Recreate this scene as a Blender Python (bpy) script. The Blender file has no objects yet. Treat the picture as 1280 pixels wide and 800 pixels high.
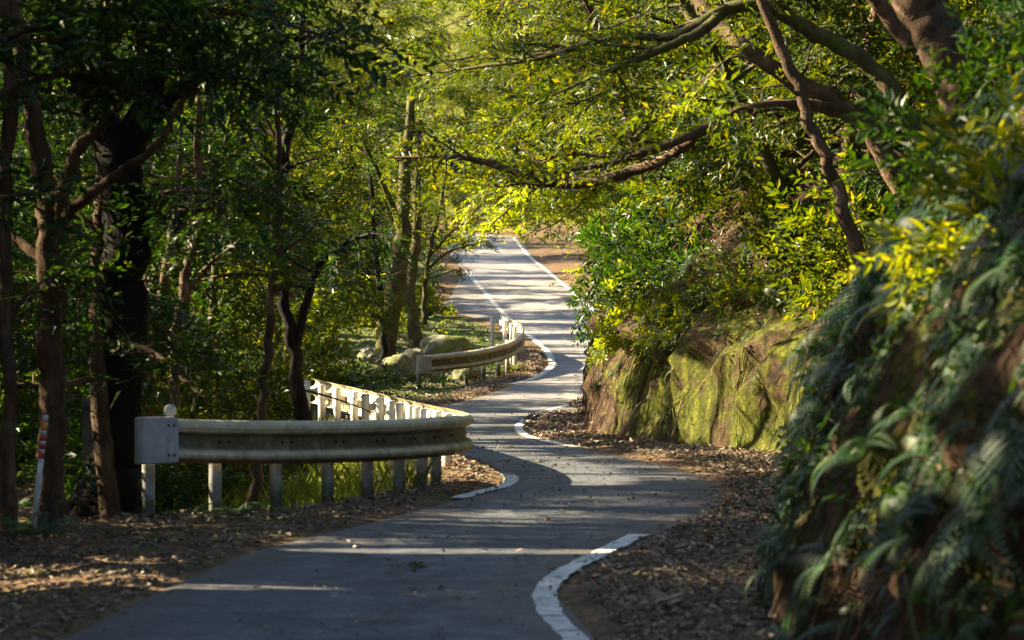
import bpy, math
import numpy as np
from mathutils import Vector

R = np.random.default_rng(7)
SC = bpy.context.scene
COL = SC.collection
sin, cos, pi = math.sin, math.cos, math.pi

# ------------------------------------------------------------------ camera
F = 100.0 / 36.0 * 1280.0          # focal length in photo pixels
HC = 2.2                           # eye height above the road
PITCH = math.atan(51.0 / F)

def ray(px, py):
    u, v = (px - 640) / F, (400 - py) / F
    return np.array([u, cos(PITCH) + v * sin(PITCH), -sin(PITCH) + v * cos(PITCH)])

def P(px, py, D):
    r = ray(px, py)
    return np.array([0, 0, HC]) + r * (D / r[1])

def pchip(xs, ys):
    xs, ys = np.asarray(xs, float), np.asarray(ys, float)
    h, d = np.diff(xs), np.diff(ys) / np.diff(xs)
    m = np.zeros(len(xs)); m[0], m[-1] = d[0], d[-1]
    for i in range(1, len(xs) - 1):
        if d[i-1] * d[i] > 0:
            w1, w2 = 2*h[i] + h[i-1], h[i] + 2*h[i-1]
            m[i] = (w1 + w2) / (w1 / d[i-1] + w2 / d[i])
    def f(x):
        x = np.asarray(x, float); xc = np.clip(x, xs[0], xs[-1])
        i = np.clip(np.searchsorted(xs, xc) - 1, 0, len(xs) - 2)
        t = (xc - xs[i]) / h[i]
        t2, t3 = t*t, t*t*t
        return ((2*t3 - 3*t2 + 1) * ys[i] + (t3 - 2*t2 + t) * h[i] * m[i] + (-2*t3 + 3*t2) * ys[i+1] + (t3 - t2) * h[i] * m[i+1])
    return f

gz = pchip([-60, 0, 31, 40, 49, 60, 68, 78, 86, 96, 104, 115, 140, 170, 200, 240, 300, 420, 700, 3000],
           [0, 0, 0, -.13, -.40, -.45, -.34, -.12, .17, .72, 1.2, 1.84, 3.1, 4.6, 5.6, 7.6, 20, 44, 85, 95])

def G(px, py):
    r = ray(px, py); s = r[2] / r[1]
    Ds = np.arange(8, 230, .05)
    f = HC + s * Ds - gz(Ds)
    k = np.argmax(f < 0)
    D = Ds[k]
    return np.array([r[0] / r[1] * D, D, float(gz(D))])

def edge(pts):
    xs, ds = [], []
    for p in pts:
        if p[0] == 'g': q = G(p[1], p[2]); xs.append(q[0]); ds.append(q[1])
        else: xs.append(p[0]); ds.append(p[1])
    o = np.argsort(ds)
    return pchip(np.array(ds)[o], np.array(xs)[o])

xL = edge([(-3.6, -60), (-3.5, -10), (-3.2, 8), (-2.95, 14), ('g', 95, 800), ('g', 250, 722), ('g', 330, 690), ('g', 480, 652), ('g', 570, 628), ('g', 648, 604),
           (-.12, 33.6), (-1.0, 38.4), (-2.1, 44), (-2.75, 49), (-2.6, 54), (-1.95, 57.3), ('g', 560, 507), ('g', 640, 483), ('g', 690, 456), ('g', 681, 437), ('g', 650, 414),
           ('g', 620, 386), ('g', 591, 349), (-3.3, 150), (-4.3, 165), (-7, 185), (-13, 210), (-30, 260), (-120, 700), (-120, 3000)])
xR = edge([(1.2, -60), (1.2, -10), (.9, 8), (.52, 14.5), ('g', 680, 765), ('g', 663, 745), ('g', 675, 725), ('g', 735, 695), ('g', 800, 668), ('g', 866, 640), ('g', 876, 612),
           ('g', 840, 590), ('g', 760, 571), ('g', 700, 556), ('g', 652, 545), ('g', 643, 533), ('g', 660, 519), ('g', 700, 506),
           (1.44, 56), (2.3, 65), (2.75, 74.4), (3.1, 84), (3.2, 95), ('g', 740, 385), ('g', 697, 350), ('g', 665, 325), (.1, 172), (-2.4, 190), (-8.5, 212), (-26, 260), (-116, 700), (-116, 3000)])
xB = edge([(2.2, -60), (1.9, 5), (1.7, 12), (1.56, 17.4), (2.05, 21.6), (2.6, 26.9), (3.05, 30), (3.5, 33), (3.42, 35), (2.9, 36.6), (2.34, 38), (1.6, 42), (1.15, 45.5), (1.2, 49),
           (1.7, 56.5), (2.65, 65), (3.3, 74), (3.75, 90), (4.5, 104), (4.1, 125), (3.2, 150), (1.8, 172), (-.4, 190), (-6, 212), (-22, 260), (-100, 700), (-100, 3000)])

# ------------------------------------------------------------------ noise
def _hash(ix, iy, iz):
    n = (ix.astype(np.int64) * 374761393 + iy.astype(np.int64) * 668265263 + iz.astype(np.int64) * 1274126177) & 0x7fffffff
    n = ((n ^ (n >> 13)) * 1274126177) & 0x7fffffff
    n = (n ^ (n >> 16)) & 0xffff
    return n / 32767.5 - 1.0

def vnoise(x, y, z):
    x, y, z = np.broadcast_arrays(np.asarray(x, float), np.asarray(y, float), np.asarray(z, float))
    fx, fy, fz = np.floor(x), np.floor(y), np.floor(z)
    tx, ty, tz = x - fx, y - fy, z - fz
    tx, ty, tz = tx*tx*(3-2*tx), ty*ty*(3-2*ty), tz*tz*(3-2*tz)
    r = 0
    for a in (0, 1):
        for b in (0, 1):
            for c in (0, 1):
                r = r + _hash(fx+a, fy+b, fz+c) * (tx if a else 1-tx) * (ty if b else 1-ty) * (tz if c else 1-tz)
    return r

def fbm(x, y, z, o=4):
    r, a = 0, 1.0
    for k in range(o):
        r = r + a * vnoise(np.asarray(x) * 2**k + 13*k, np.asarray(y) * 2**k, np.asarray(z) * 2**k); a *= .5
    return r

def sstep(a, b, x):
    t = np.clip((x - a) / (b - a), 0, 1); return t*t*(3-2*t)

u_hollow = pchip([-60, 20, 26.7, 28.2, 30.2, 34, 60, 3000], [3.0, 3.0, 2.8, 1.6, 1.0, .85, .9, .9])
def left_h(u, D):
    """height above gz at u metres to the left of the road's left edge"""
    o = u_hollow(D)
    g = -.55 * sstep(0, 1.7, u - o) * (1 - sstep(44, 62, D)) * sstep(12, 22, D)
    far = .35 * sstep(62, 80, D) * sstep(1.0, 5.0, u)
    rise = .13 * np.maximum(u - 6, 0) + .17 * np.maximum(u - 18, 0)
    rise = np.where(rise > 16, 16 + (rise - 16) * .15, rise)
    n = np.where((D < 33) | (D > 62) & (D < 86) & (u < 4), .04, .10) * fbm(u * .8, D * .8, 0, 3) * sstep(.4, 2.0, u) - .10 * sstep(.3, 1.6, u) * (1 - sstep(29, 34, D)) + .03 * sstep(0, .3, u) + .04 * sstep(0.05, .6, u) * fbm(u * 2.3, D * 1.7, 5, 2)
    n = n - .13 * sstep(.5, 1.6, u) * (1 - sstep(3, 5, u)) * sstep(60, 66, D) * (1 - sstep(82, 90, D))
    return g + far + rise * (1 + .1 * fbm(u * .05, D * .05, 3, 2)) + n

hw_f = pchip([-60, 10, 20, 28, 32, 35, 50, 60, 74, 86, 100, 400], [1.7, 1.7, 1.6, 1.3, 1.1, 1.35, 1.5, 1.2, .9, .6, .15, .15])
ww_f = pchip([-60, 27, 33, 400], [.85, .8, .42, .42])
s1_f = pchip([-60, 30, 40, 56, 80, 100, 130, 400], [1.15, 1.15, 1.0, 1.2, 1.0, .38, .30, .5])

def bank_h(t, D):
    hw, s1 = hw_f(D) * (1 + .22 * fbm(np.asarray(D) * .45, 0, 4, 3)), s1_f(D)
    b = hw * sstep(0, 1, np.clip(t / ww_f(D), 0, 1)) + s1 * np.clip(t - .7 * ww_f(D), 0, 4.5) + s1 * .62 * np.clip(t - 4.8, 0, 12) + .3 * np.clip(t - 16.8, 0, 30) + .03 * np.clip(t - 46.8, 0, 1e4)
    return b

def bank_p(t, D):
    t, D = np.broadcast_arrays(np.asarray(t, float), np.asarray(D, float))
    t = np.maximum(t + sstep(0, .25, t) * .16 * fbm(D * .8, 3, 1, 3), 0)
    b = bank_h(t, D); w = sstep(0, .35, t) * np.where(t < 14, 1, .2)
    x = xB(D) + t; z = gz(D) + .05 + b
    k = np.where(D < 31, .11, .26) * fbm(D * .75, z * .9, x * .3, 5) + .10 * fbm(D * 3.4, z * 2.6, 7, 5)
    x = x - w * k * 1.5
    z = z + w * (np.where(D < 31, .06, .12) * fbm(x * 1.2, D * 1.2, 4, 3))
    return np.stack([x, D, z], -1)

def land_z(x, D):
    """ground height anywhere"""
    a, b, c = xL(D), xR(D), xB(D)
    z = gz(D) + np.where(x < a, left_h(np.maximum(a - x, 0), D), 0.0)
    z = z + np.where(x > c, bank_h(np.maximum(x - c, 0), D) + .05, 0.0)
    return z

# ------------------------------------------------------------------ object helpers
def tag(o, label=None, cat=None, group=None, kind=None):
    if label: o['label'] = label
    if cat: o['category'] = cat
    if group: o['group'] = group
    if kind: o['kind'] = kind
    return o

def empty(name, loc=(0, 0, 0), rz=0.0):
    o = bpy.data.objects.new(name, None); COL.objects.link(o)
    o.location = loc; o.rotation_euler = (0, 0, rz); o.empty_display_size = .1
    return o

def mesh_np(name, V, faces, mats=None, rnd=None, smooth=False, extra=None):
    """faces: array (M,k) or list of such arrays"""
    if not isinstance(faces, list): faces = [faces]
    faces = [f for f in faces if len(f)]
    V = np.asarray(V, np.float32).reshape(-1, 3)
    me = bpy.data.meshes.new(name)
    me.vertices.add(len(V)); me.vertices.foreach_set('co', V.ravel())
    nl = sum(f.size for f in faces); nf = sum(len(f) for f in faces)
    me.loops.add(nl); me.polygons.add(nf)
    me.loops.foreach_set('vertex_index', np.concatenate([f.ravel() for f in faces]).astype(np.int32))
    tot = np.concatenate([np.full(len(f), f.shape[1], np.int32) for f in faces])
    st = np.concatenate([[0], np.cumsum(tot)[:-1]]).astype(np.int32)
    me.polygons.foreach_set('loop_start', st)
    if smooth: me.polygons.foreach_set('use_smooth', np.ones(nf, bool))
    else: me.polygons.foreach_set('use_smooth', np.zeros(nf, bool))
    me.update(calc_edges=True)
    if rnd is not None:
        a = me.attributes.new('rnd', 'FLOAT', 'FACE'); a.data.foreach_set('value', np.asarray(rnd, np.float32))
    if extra:
        for k, v in extra.items():
            a = me.attributes.new(k, 'FLOAT', 'POINT'); a.data.foreach_set('value', np.asarray(v, np.float32).ravel())
    for m in (mats or []): me.materials.append(m)
    return me

def obj(name, me, parent=None, loc=None):
    o = bpy.data.objects.new(name, me); COL.objects.link(o)
    if parent is not None: o.parent = parent
    if loc is not None: o.location = loc
    return o

def grid_faces(nr, nc, wrap=False):
    i = np.arange(nr - 1)[:, None] * nc; j = np.arange(nc if wrap else nc - 1)[None, :]; k = (j + 1) % nc
    return np.stack([i + j, i + k, i + nc + k, i + nc + j], -1).reshape(-1, 4)

class MB:
    """collects pieces of one mesh"""
    def __init__(s): s.V, s.F, s.n = [], [], 0
    def add(s, V, *Fs):
        V = np.asarray(V, float).reshape(-1, 3); s.V.append(V)
        for f in Fs: s.F.append(np.asarray(f, int) + s.n)
        s.n += len(V)
    def tube(s, pts, rad, n=8, wob=0.0, cap=True, seed=0):
        pts = np.asarray(pts, float); rad = np.broadcast_to(np.asarray(rad, float), (len(pts),))
        tg = np.gradient(pts, axis=0); tg /= np.linalg.norm(tg, axis=1)[:, None] + 1e-9
        ref = np.array([0.0, 1, 0]) if abs(tg[:, 1]).mean() < .8 else np.array([0, 0, 1.0])
        a = np.cross(tg, ref); a /= np.linalg.norm(a, axis=1)[:, None] + 1e-9
        b = np.cross(tg, a)
        th = np.linspace(0, 2*pi, n, endpoint=False)
        rr = rad[:, None] * np.ones((1, n))
        if wob:
            q = pts[:, None, :] + rad[:, None, None] * (np.cos(th)[None, :, None] * a[:, None, :] + np.sin(th)[None, :, None] * b[:, None, :])
            k = 1.2 / np.maximum(rad[:, None], .05)
            rr = rr * (1 + wob * fbm(q[..., 0] * k + seed, q[..., 1] * k, q[..., 2] * k * .45, 3))
        ring = pts[:, None, :] + rr[..., None] * (np.cos(th)[None, :, None] * a[:, None, :] + np.sin(th)[None, :, None] * b[:, None, :])
        V = ring.reshape(-1, 3)
        f = grid_faces(len(pts), n, True)
        if cap:
            V = np.vstack([V, pts[0], pts[-1]]); m = len(V)
            j = np.arange(n); k2 = (j + 1) % n
            c0 = np.stack([np.full(n, m - 2), k2, j], -1); e = (len(pts) - 1) * n
            c1 = np.stack([np.full(n, m - 1), e + j, e + k2], -1)
            s.add(V, f, c0, c1)
        else: s.add(V, f)
    def box(s, c, sx, sy, sz, rz=0.0):
        q = np.array([[x, y, z] for z in (-.5, .5) for y in (-.5, .5) for x in (-.5, .5)]) * [sx, sy, sz]
        q = np.stack([q[:, 0]*cos(rz) - q[:, 1]*sin(rz), q[:, 0]*sin(rz) + q[:, 1]*cos(rz), q[:, 2]], -1) + c
        s.add(q, [[0, 2, 3, 1], [4, 5, 7, 6], [0, 1, 5, 4], [2, 6, 7, 3], [0, 4, 6, 2], [1, 3, 7, 5]])
    def build(s, name, mats, parent=None, smooth=True, rnd=None):
        by = {}
        for f in s.F: by.setdefault(f.shape[1], []).append(f)
        return obj(name, mesh_np(name, np.vstack(s.V), [np.vstack(v) for v in by.values()], mats, rnd, smooth), parent)

def smooth_line(pts, n=6):
    """Catmull-Rom through the points (last column(s) may be radii)"""
    p = np.asarray(pts, float)
    if len(p) < 3: return np.array([p[0] + (p[-1] - p[0]) * t for t in np.linspace(0, 1, n + 1)])
    q = np.vstack([2*p[0] - p[1], p, 2*p[-1] - p[-2]]); out = []
    for i in range(1, len(q) - 2):
        for t in np.linspace(0, 1, n, endpoint=False):
            a, b, c, d = q[i-1], q[i], q[i+1], q[i+2]
            out.append(.5 * ((2*b) + (c - a)*t + (2*a - 5*b + 4*c - d)*t*t + (3*b - a - 3*c + d)*t**3))
    out.append(p[-1]); return np.array(out)

# ------------------------------------------------------------------ materials
class NT:
    def __init__(s, name):
        s.m = bpy.data.materials.new(name); s.m.use_nodes = True
        s.t = s.m.node_tree; s.t.nodes.clear()
        s.out = s.n('ShaderNodeOutputMaterial')
    def n(s, typ, **kw):
        nd = s.t.nodes.new(typ)
        for k, v in kw.items():
            if k in nd.inputs: nd.inputs[k].default_value = v
            else: setattr(nd, k, v)
        return nd
    def l(s, a, b): s.t.links.new(a, b)
    def noise(s, scale, detail=4, rough=.55, vec=None, dist=0.0):
        nd = s.n('ShaderNodeTexNoise'); nd.inputs['Scale'].default_value = scale; nd.inputs['Detail'].default_value = detail
        nd.inputs['Roughness'].default_value = rough; nd.inputs['Distortion'].default_value = dist
        if vec is not None: s.l(vec, nd.inputs['Vector'])
        return nd.outputs['Fac']
    def pos(s): return s.n('ShaderNodeNewGeometry').outputs['Position']
    def ocoord(s): return s.n('ShaderNodeTexCoord').outputs['Object']
    def scaled(s, vec, sc):
        m = s.n('ShaderNodeMapping'); m.inputs['Scale'].default_value = sc; s.l(vec, m.inputs['Vector']); return m.outputs['Vector']
    def ramp(s, fac, stops, interp='LINEAR'):
        r = s.n('ShaderNodeValToRGB'); e = r.color_ramp.elements; r.color_ramp.interpolation = interp
        while len(e) < len(stops): e.new(.5)
        for k, (p, c) in enumerate(stops):
            e[k].position = p; e[k].color = (c[0], c[1], c[2], 1) if not np.isscalar(c) else (c, c, c, 1)
        s.l(fac, r.inputs[0]); return r.outputs[0]
    def mix(s, fac, a, b, mode='MIX'):
        m = s.n('ShaderNodeMix', data_type='RGBA', blend_type=mode)
        for sock, v in ((m.inputs[0], fac), (m.inputs[6], a), (m.inputs[7], b)):
            if hasattr(v, 'is_output') or isinstance(v, bpy.types.NodeSocket): s.l(v, sock)
            elif np.isscalar(v): sock.default_value = v
            else: sock.default_value = (v[0], v[1], v[2], 1)
        return m.outputs[2]
    def math(s, op, a, b=None):
        m = s.n('ShaderNodeMath', operation=op)
        for sock, v in zip(m.inputs, (a, b)):
            if v is None: continue
            if isinstance(v, bpy.types.NodeSocket): s.l(v, sock)
            else: sock.default_value = v
        return m.outputs[0]
    def attr(s, name): return s.n('ShaderNodeAttribute', attribute_name=name).outputs['Fac']
    def bsdf(s, col, rough=.8, spec=.3, bump=None, bstr=.5, bdist=.02, metal=0.0):
        b = s.n('ShaderNodeBsdfPrincipled')
        for sock, v in ((b.inputs['Base Color'], col), (b.inputs['Roughness'], rough)):
            if isinstance(v, bpy.types.NodeSocket): s.l(v, sock)
            elif np.isscalar(v): sock.default_value = v
            else: sock.default_value = (v[0], v[1], v[2], 1)
        b.inputs['Specular IOR Level'].default_value = spec; b.inputs['Metallic'].default_value = metal
        if bump is not None:
            bp = s.n('ShaderNodeBump'); bp.inputs['Strength'].default_value = bstr; bp.inputs['Distance'].default_value = bdist
            s.l(bump, bp.inputs['Height']); s.l(bp.outputs[0], b.inputs['Normal'])
        return b.outputs[0]
    def done(s, sh): s.l(sh, s.out.inputs['Surface']); return s.m

def leaf_mat(name, stops, trans=(.20, .26, .02), tfac=.4, rough=.42, spec=.45, vary=.5):
    t = NT(name)
    r = t.attr('rnd')
    c = t.ramp(r, stops)
    n = t.noise(.9, 3, vec=t.pos())
    oi = t.n('ShaderNodeObjectInfo').outputs['Random']
    f = t.math('ADD', t.math('MULTIPLY', n, .7), t.math('MULTIPLY', oi, .3))
    k = t.ramp(f, [(.25, 1 - vary), (.75, 1 + vary * .6)])
    c = t.mix(1.0, c, k, 'MULTIPLY')
    tc = t.mix(1.0, c, (trans[0] / .06, trans[1] / .10, trans[2] / .02), 'MULTIPLY')
    a = t.bsdf(c, rough, spec)
    tr = t.n('ShaderNodeBsdfTranslucent'); t.l(tc, tr.inputs[0])
    mx = t.n('ShaderNodeMixShader'); mx.inputs[0].default_value = tfac
    t.l(a, mx.inputs[1]); t.l(tr.outputs[0], mx.inputs[2])
    return t.done(mx.outputs[0])

M = {}
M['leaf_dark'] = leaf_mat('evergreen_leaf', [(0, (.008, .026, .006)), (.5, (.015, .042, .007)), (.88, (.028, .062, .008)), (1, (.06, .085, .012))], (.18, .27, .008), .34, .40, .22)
M['leaf_mid'] = leaf_mat('canopy_leaf', [(0, (.013, .032, .005)), (.5, (.026, .054, .006)), (.88, (.048, .078, .007)), (1, (.10, .11, .01))], (.245, .275, .006), .46, .42, .22, .6)
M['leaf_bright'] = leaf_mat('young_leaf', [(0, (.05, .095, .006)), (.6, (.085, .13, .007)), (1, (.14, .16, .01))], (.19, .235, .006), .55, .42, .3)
M['fern'] = leaf_mat('fern_leaf', [(0, (.016, .042, .020)), (.55, (.028, .066, .026)), (.88, (.055, .095, .022)), (1, (.12, .08, .026))], (.12, .2, .02), .3, .5, .35, .35)
M['fern_dry'] = leaf_mat('dry_fern_leaf', [(0, (.05, .028, .014)), (.6, (.10, .05, .022)), (1, (.16, .085, .035))], (.1, .1, .02), .3, .7, .2, .35)
M['grass'] = leaf_mat('grass_blade', [(0, (.05, .10, .015)), (1, (.12, .17, .03))], (.2, .25, .02), .4, .5, .3)

def litter_stops(): return [(0, (.05, .028, .016)), (.25, (.10, .06, .034)), (.5, (.17, .105, .06)), (.72, (.27, .185, .11)), (.86, (.40, .32, .21)), (.92, (.10, .13, .03)), (1, (.05, .10, .03))]
t = NT('fallen_leaf'); c = t.ramp(t.attr('rnd'), litter_stops())
M['litter'] = t.done(t.bsdf(t.mix(.35, c, t.ramp(t.noise(30, 3, vec=t.pos()), [(.3, .02), (.7, .3)]), 'MULTIPLY'), .6, .35))

# ground: brown humus under leaf litter, moss in places
t = NT('forest_floor'); p = t.pos()
vo = t.n('ShaderNodeTexVoronoi'); vo.inputs['Scale'].default_value = 13; t.l(t.mix(.08, p, t.n('ShaderNodeTexNoise', Scale=6.0).outputs['Color']), vo.inputs['Vector'])
c1 = t.ramp(vo.outputs['Color'], [(.15, (.04, .025, .015)), (.5, (.12, .072, .038)), (.85, (.24, .155, .085))])
c2 = t.ramp(t.noise(2.2, 5, vec=p), [(.3, (.05, .031, .018)), (.7, (.16, .10, .056))])
c = t.mix(.55, c1, c2)
ms = t.ramp(t.math('ADD', t.noise(.55, 4, vec=p), t.math('MULTIPLY', t.attr('moss'), .35)), [(.60, 0.0), (.72, .85)])
c = t.mix(ms, c, t.ramp(t.noise(14, 4, vec=p), [(.3, (.03, .05, .010)), (.7, (.10, .125, .022))]))
M['ground'] = t.done(t.bsdf(c, .9, .15, t.math('ADD', vo.outputs['Distance'], t.noise(9, 5, vec=p)), .9, .05))

# cut bank: red-brown soil with roots, hanging moss low down
t = NT('bank_soil'); p = t.pos()
soil = t.ramp(t.noise(2.6, 6, .65, vec=p), [(.25, (.02, .013, .009)), (.5, (.06, .036, .021)), (.75, (.14, .088, .05))])
vo = t.n('ShaderNodeTexVoronoi'); vo.inputs['Scale'].default_value = 16; t.l(p, vo.inputs['Vector'])
soil = t.mix(.4, soil, t.ramp(vo.outputs['Color'], [(.1, (.025, .016, .01)), (.6, (.10, .06, .034)), (.9, (.19, .12, .07))]))
st = t.noise(7.0, 4, .6, vec=t.scaled(p, (1, 1, .22)))
moss = t.ramp(t.math('ADD', t.math('MULTIPLY', st, .6), t.math('MULTIPLY', t.noise(25, 3, vec=p), .4)), [(.3, (.016, .02, .004)), (.5, (.075, .085, .010)), (.72, (.24, .23, .03))])
mf = t.ramp(t.math('MULTIPLY', t.math('ADD', t.math('ADD', t.math('MULTIPLY', t.attr('moss'), .34), t.math('MULTIPLY', t.noise(1.15, 7, .72, vec=p), 1.5)), t.math('MULTIPLY', st, .25)), .5), [(.565, 0.0), (.64, 1.0)])
c = t.mix(mf, soil, moss)
M['bank'] = t.done(t.bsdf(c, .92, .12, t.math('ADD', t.math('MULTIPLY', st, 1.0), t.math('MULTIPLY', t.noise(12, 8, .78, vec=p), 1.2)), 1.0, .10))

# asphalt
t = NT('worn_asphalt'); p = t.pos()
base = t.ramp(t.noise(.7, 5, .6, vec=p), [(.3, (.034, .037, .044)), (.7, (.062, .066, .074))])
fine = t.mix(1.0, t.mix(1.0, t.ramp(t.noise(40, 3, .8, vec=p), [(.30, .35), (.70, 1.8)]), t.ramp(t.noise(9, 5, .75, vec=p), [(.3, .72), (.7, 1.3)]), 'MULTIPLY'), t.ramp(t.noise(.35, 4, .6, vec=t.scaled(p, (2.5, .5, 1))), [(.35, .75), (.65, 1.2)]), 'MULTIPLY')
base = t.mix(t.attr('dry'), base, t.ramp(t.noise(.9, 5, .6, vec=p), [(.3, (.13, .125, .125)), (.7, (.20, .19, .185))]))  # far surface painted paler, standing in for its stronger skylight and haze
c = t.mix(1.0, base, fine, 'MULTIPLY')
vo = t.n('ShaderNodeTexVoronoi', feature='DISTANCE_TO_EDGE'); vo.inputs['Scale'].default_value = .45
t.l(t.mix(.25, p, t.n('ShaderNodeTexNoise', Scale=1.5).outputs['Color']), vo.inputs['Vector'])
ck = t.ramp(vo.outputs['Distance'], [(0.0, .35), (.006, 1.0)]); c = t.mix(.7, c, t.mix(1.0, c, ck, 'MULTIPLY'))
dust = t.ramp(t.math('ADD', t.noise(1.1, 5, .65, vec=p), t.math('MULTIPLY', t.attr('edge'), .42)), [(.62, 0.0), (.95, .8)])
c = t.mix(dust, c, t.ramp(t.noise(18, 4, vec=p), [(.3, (.045, .035, .027)), (.7, (.12, .095, .07))]))
M['asphalt'] = t.done(t.bsdf(c, t.ramp(t.noise(3, 3, vec=p), [(.3, .62), (.7, .85)]), .32, t.noise(90, 3, .7, vec=p), .55, .006))

t = NT('worn_road_paint'); p = t.pos()
wear = t.math('ADD', t.noise(6, 7, .75, vec=p), t.math('MULTIPLY', t.noise(60, 2, vec=p), .25))
c = t.mix(t.ramp(wear, [(.62, 0.0), (.76, .9)]), t.ramp(t.noise(3, 5, .65, vec=p), [(.3, (.36, .36, .33)), (.7, (.70, .70, .66))]), (.075, .075, .075))
M['paint'] = t.done(t.bsdf(c, .7, .3, t.noise(60, 3, vec=p), .3, .005))

def bark_mat(name, a, b, mossy=0.0):
    t = NT(name); p = t.pos()
    st = t.noise(9, 5, .65, vec=t.scaled(p, (1, 1, .25)), dist=.4)
    c = t.ramp(st, [(.3, a), (.7, b)])
    c = t.mix(t.ramp(t.noise(2.4, 4, vec=p), [(.52, 0.0), (.66, .5)]), c, tuple(min(1, x * 1.7 + .015) for x in b))
    if mossy: c = t.mix(t.ramp(t.noise(3.5, 5, vec=p), [(.5 - mossy * .2, 0.0), (.68, .8)]), c, t.ramp(t.noise(20, 3, vec=p), [(.3, (.035, .05, .01)), (.7, (.10, .12, .02))]))
    return t.done(t.bsdf(c, .9, .15, t.math('ADD', st, t.math('MULTIPLY', t.noise(40, 3, vec=p), .4)), .9, .03))
M['bark'] = bark_mat('brown_bark', (.026, .017, .010), (.105, .066, .038))
M['bark_dark'] = bark_mat('dark_bark', (.004, .0035, .003), (.014, .011, .009))
M['bark_grey'] = bark_mat('grey_bark', (.035, .03, .025), (.12, .10, .082))
M['bark_moss'] = bark_mat('mossy_bark', (.02, .015, .009), (.09, .064, .034), .7)

# painted steel of the guardrails
def rail_mat(name, clean, dirt_shade, amt):
    t = NT(name); p = t.pos()
    n = t.noise(3.2, 6, .68, vec=t.scaled(p, (1, 1, .6)))
    c = t.ramp(n, [(.28, tuple(x * .6 for x in clean)), (.62, clean)])
    stn = t.noise(5, 5, .7, vec=t.scaled(p, (3, 3, .35))); c = t.mix(t.ramp(stn, [(.52, 0.0), (.72, .55)]), c, (.16, .13, .085))
    g = t.ramp(t.math('ADD', t.math('MULTIPLY', t.attr('dirt_shade'), .6), t.math('MULTIPLY', t.noise(7, 6, .7, vec=p), .6)), [(.45, 0.0), (.85, amt)])
    c = t.mix(g, c, dirt_shade)
    sp = t.ramp(t.noise(26, 3, .6, vec=p), [(.66, 0.0), (.72, .7)])
    c = t.mix(t.math('MULTIPLY', sp, .7), c, (.07, .06, .045))
    return t.done(t.bsdf(c, t.ramp(n, [(.3, .75), (.7, .5)]), .4, t.noise(30, 3, vec=p), .12, .01))
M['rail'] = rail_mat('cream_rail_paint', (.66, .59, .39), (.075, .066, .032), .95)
M['rail_end'] = rail_mat('grey_white_rail_end', (.42, .43, .43), (.12, .12, .095), .65)
M['post'] = rail_mat('white_post_paint', (.58, .58, .55), (.05, .058, .03), .97)
t = NT('bolt_steel'); M['bolt'] = t.done(t.bsdf((.05, .045, .04), .6, .4, metal=.5))
t = NT('red_reflector'); M['red'] = t.done(t.bsdf(t.ramp(t.noise(12, 3, vec=t.pos()), [(.3, (.28, .03, .025)), (.7, (.42, .05, .04))]), .5, .4))
t = NT('orange_reflector'); M['orange'] = t.done(t.bsdf(t.ramp(t.noise(12, 3, vec=t.pos()), [(.3, (.55, .20, .03)), (.7, (.75, .3, .05))]), .5, .4))
t = NT('stake_white'); M['stake'] = t.done(t.bsdf(t.ramp(t.noise(8, 4, vec=t.pos()), [(.3, (.35, .34, .32)), (.7, (.6, .6, .58))]), .6, .3))
def rock_mat():
    t = NT('mossy_rock'); p = t.pos()
    c = t.ramp(t.noise(3, 6, .65, vec=p), [(.3, (.09, .085, .07)), (.7, (.27, .25, .21))])
    c = t.mix(t.ramp(t.noise(2.0, 5, .6, vec=p), [(.42, 0.0), (.58, .9)]), c, t.ramp(t.noise(18, 4, vec=p), [(.3, (.05, .065, .01)), (.7, (.17, .18, .025))]))
    return t.done(t.bsdf(c, .9, .2, t.noise(9, 6, .7, vec=p), .8, .05))
M['rock'] = rock_mat()
t = NT('weathered_concrete'); M['concrete'] = t.done(t.bsdf(t.ramp(t.noise(5, 6, .65, vec=t.pos()), [(.3, (.04, .04, .034)), (.7, (.13, .125, .11))]), .9, .2, t.noise(30, 4, vec=t.pos()), .5, .01))
t = NT('bare_dead_wood'); M['deadwood'] = t.done(t.bsdf(t.ramp(t.noise(8, 5, .6, vec=t.pos()), [(.3, (.10, .055, .035)), (.7, (.28, .16, .10))]), .85, .2, t.noise(30, 4, vec=t.pos()), .6, .01))

# ------------------------------------------------------------------ sun
ELEV = math.radians(31); SAZ = np.array([-.97, .24]); SAZ /= np.linalg.norm(SAZ)
SUN = np.array([SAZ[0] * cos(ELEV), SAZ[1] * cos(ELEV), sin(ELEV)])           # towards the sun
SA = np.array([-SAZ[1], SAZ[0], 0.0]); SB = np.cross(SUN, SA)
GAPS = []                                                                     # openings in the canopy along the sun's rays
def gap(p, ra, rb): GAPS.append((np.asarray(p, float), ra, rb))
def gap_ground(px, py, ra, rb): gap(G(px, py), ra, rb)

def sun_open(q):
    """True where a leaf at q would close one of the gaps"""
    m = np.zeros(len(q), bool)
    for c, ra, rb in GAPS:
        w = q - c; s = w @ SUN
        a, b = (w @ SA) / ra, (w @ SB) / rb
        m |= (s > .45) & (a*a + b*b < 1)
    return m

def road_open(q):
    x, D, z = q[:, 0], q[:, 1], q[:, 2]
    inside = (x > xL(D) - .35) & (x < np.where((D > 44) & (D < 110), np.maximum(xB(D) - .12 + .5 * fbm(z * 1.9, D * 1.1, 3, 3), xR(D) + .3), xR(D) + .3)) & (D < 215)
    clear = np.where(D < 70, 3.3, 2.9)
    return inside & (z - gz(D) < clear)

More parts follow.
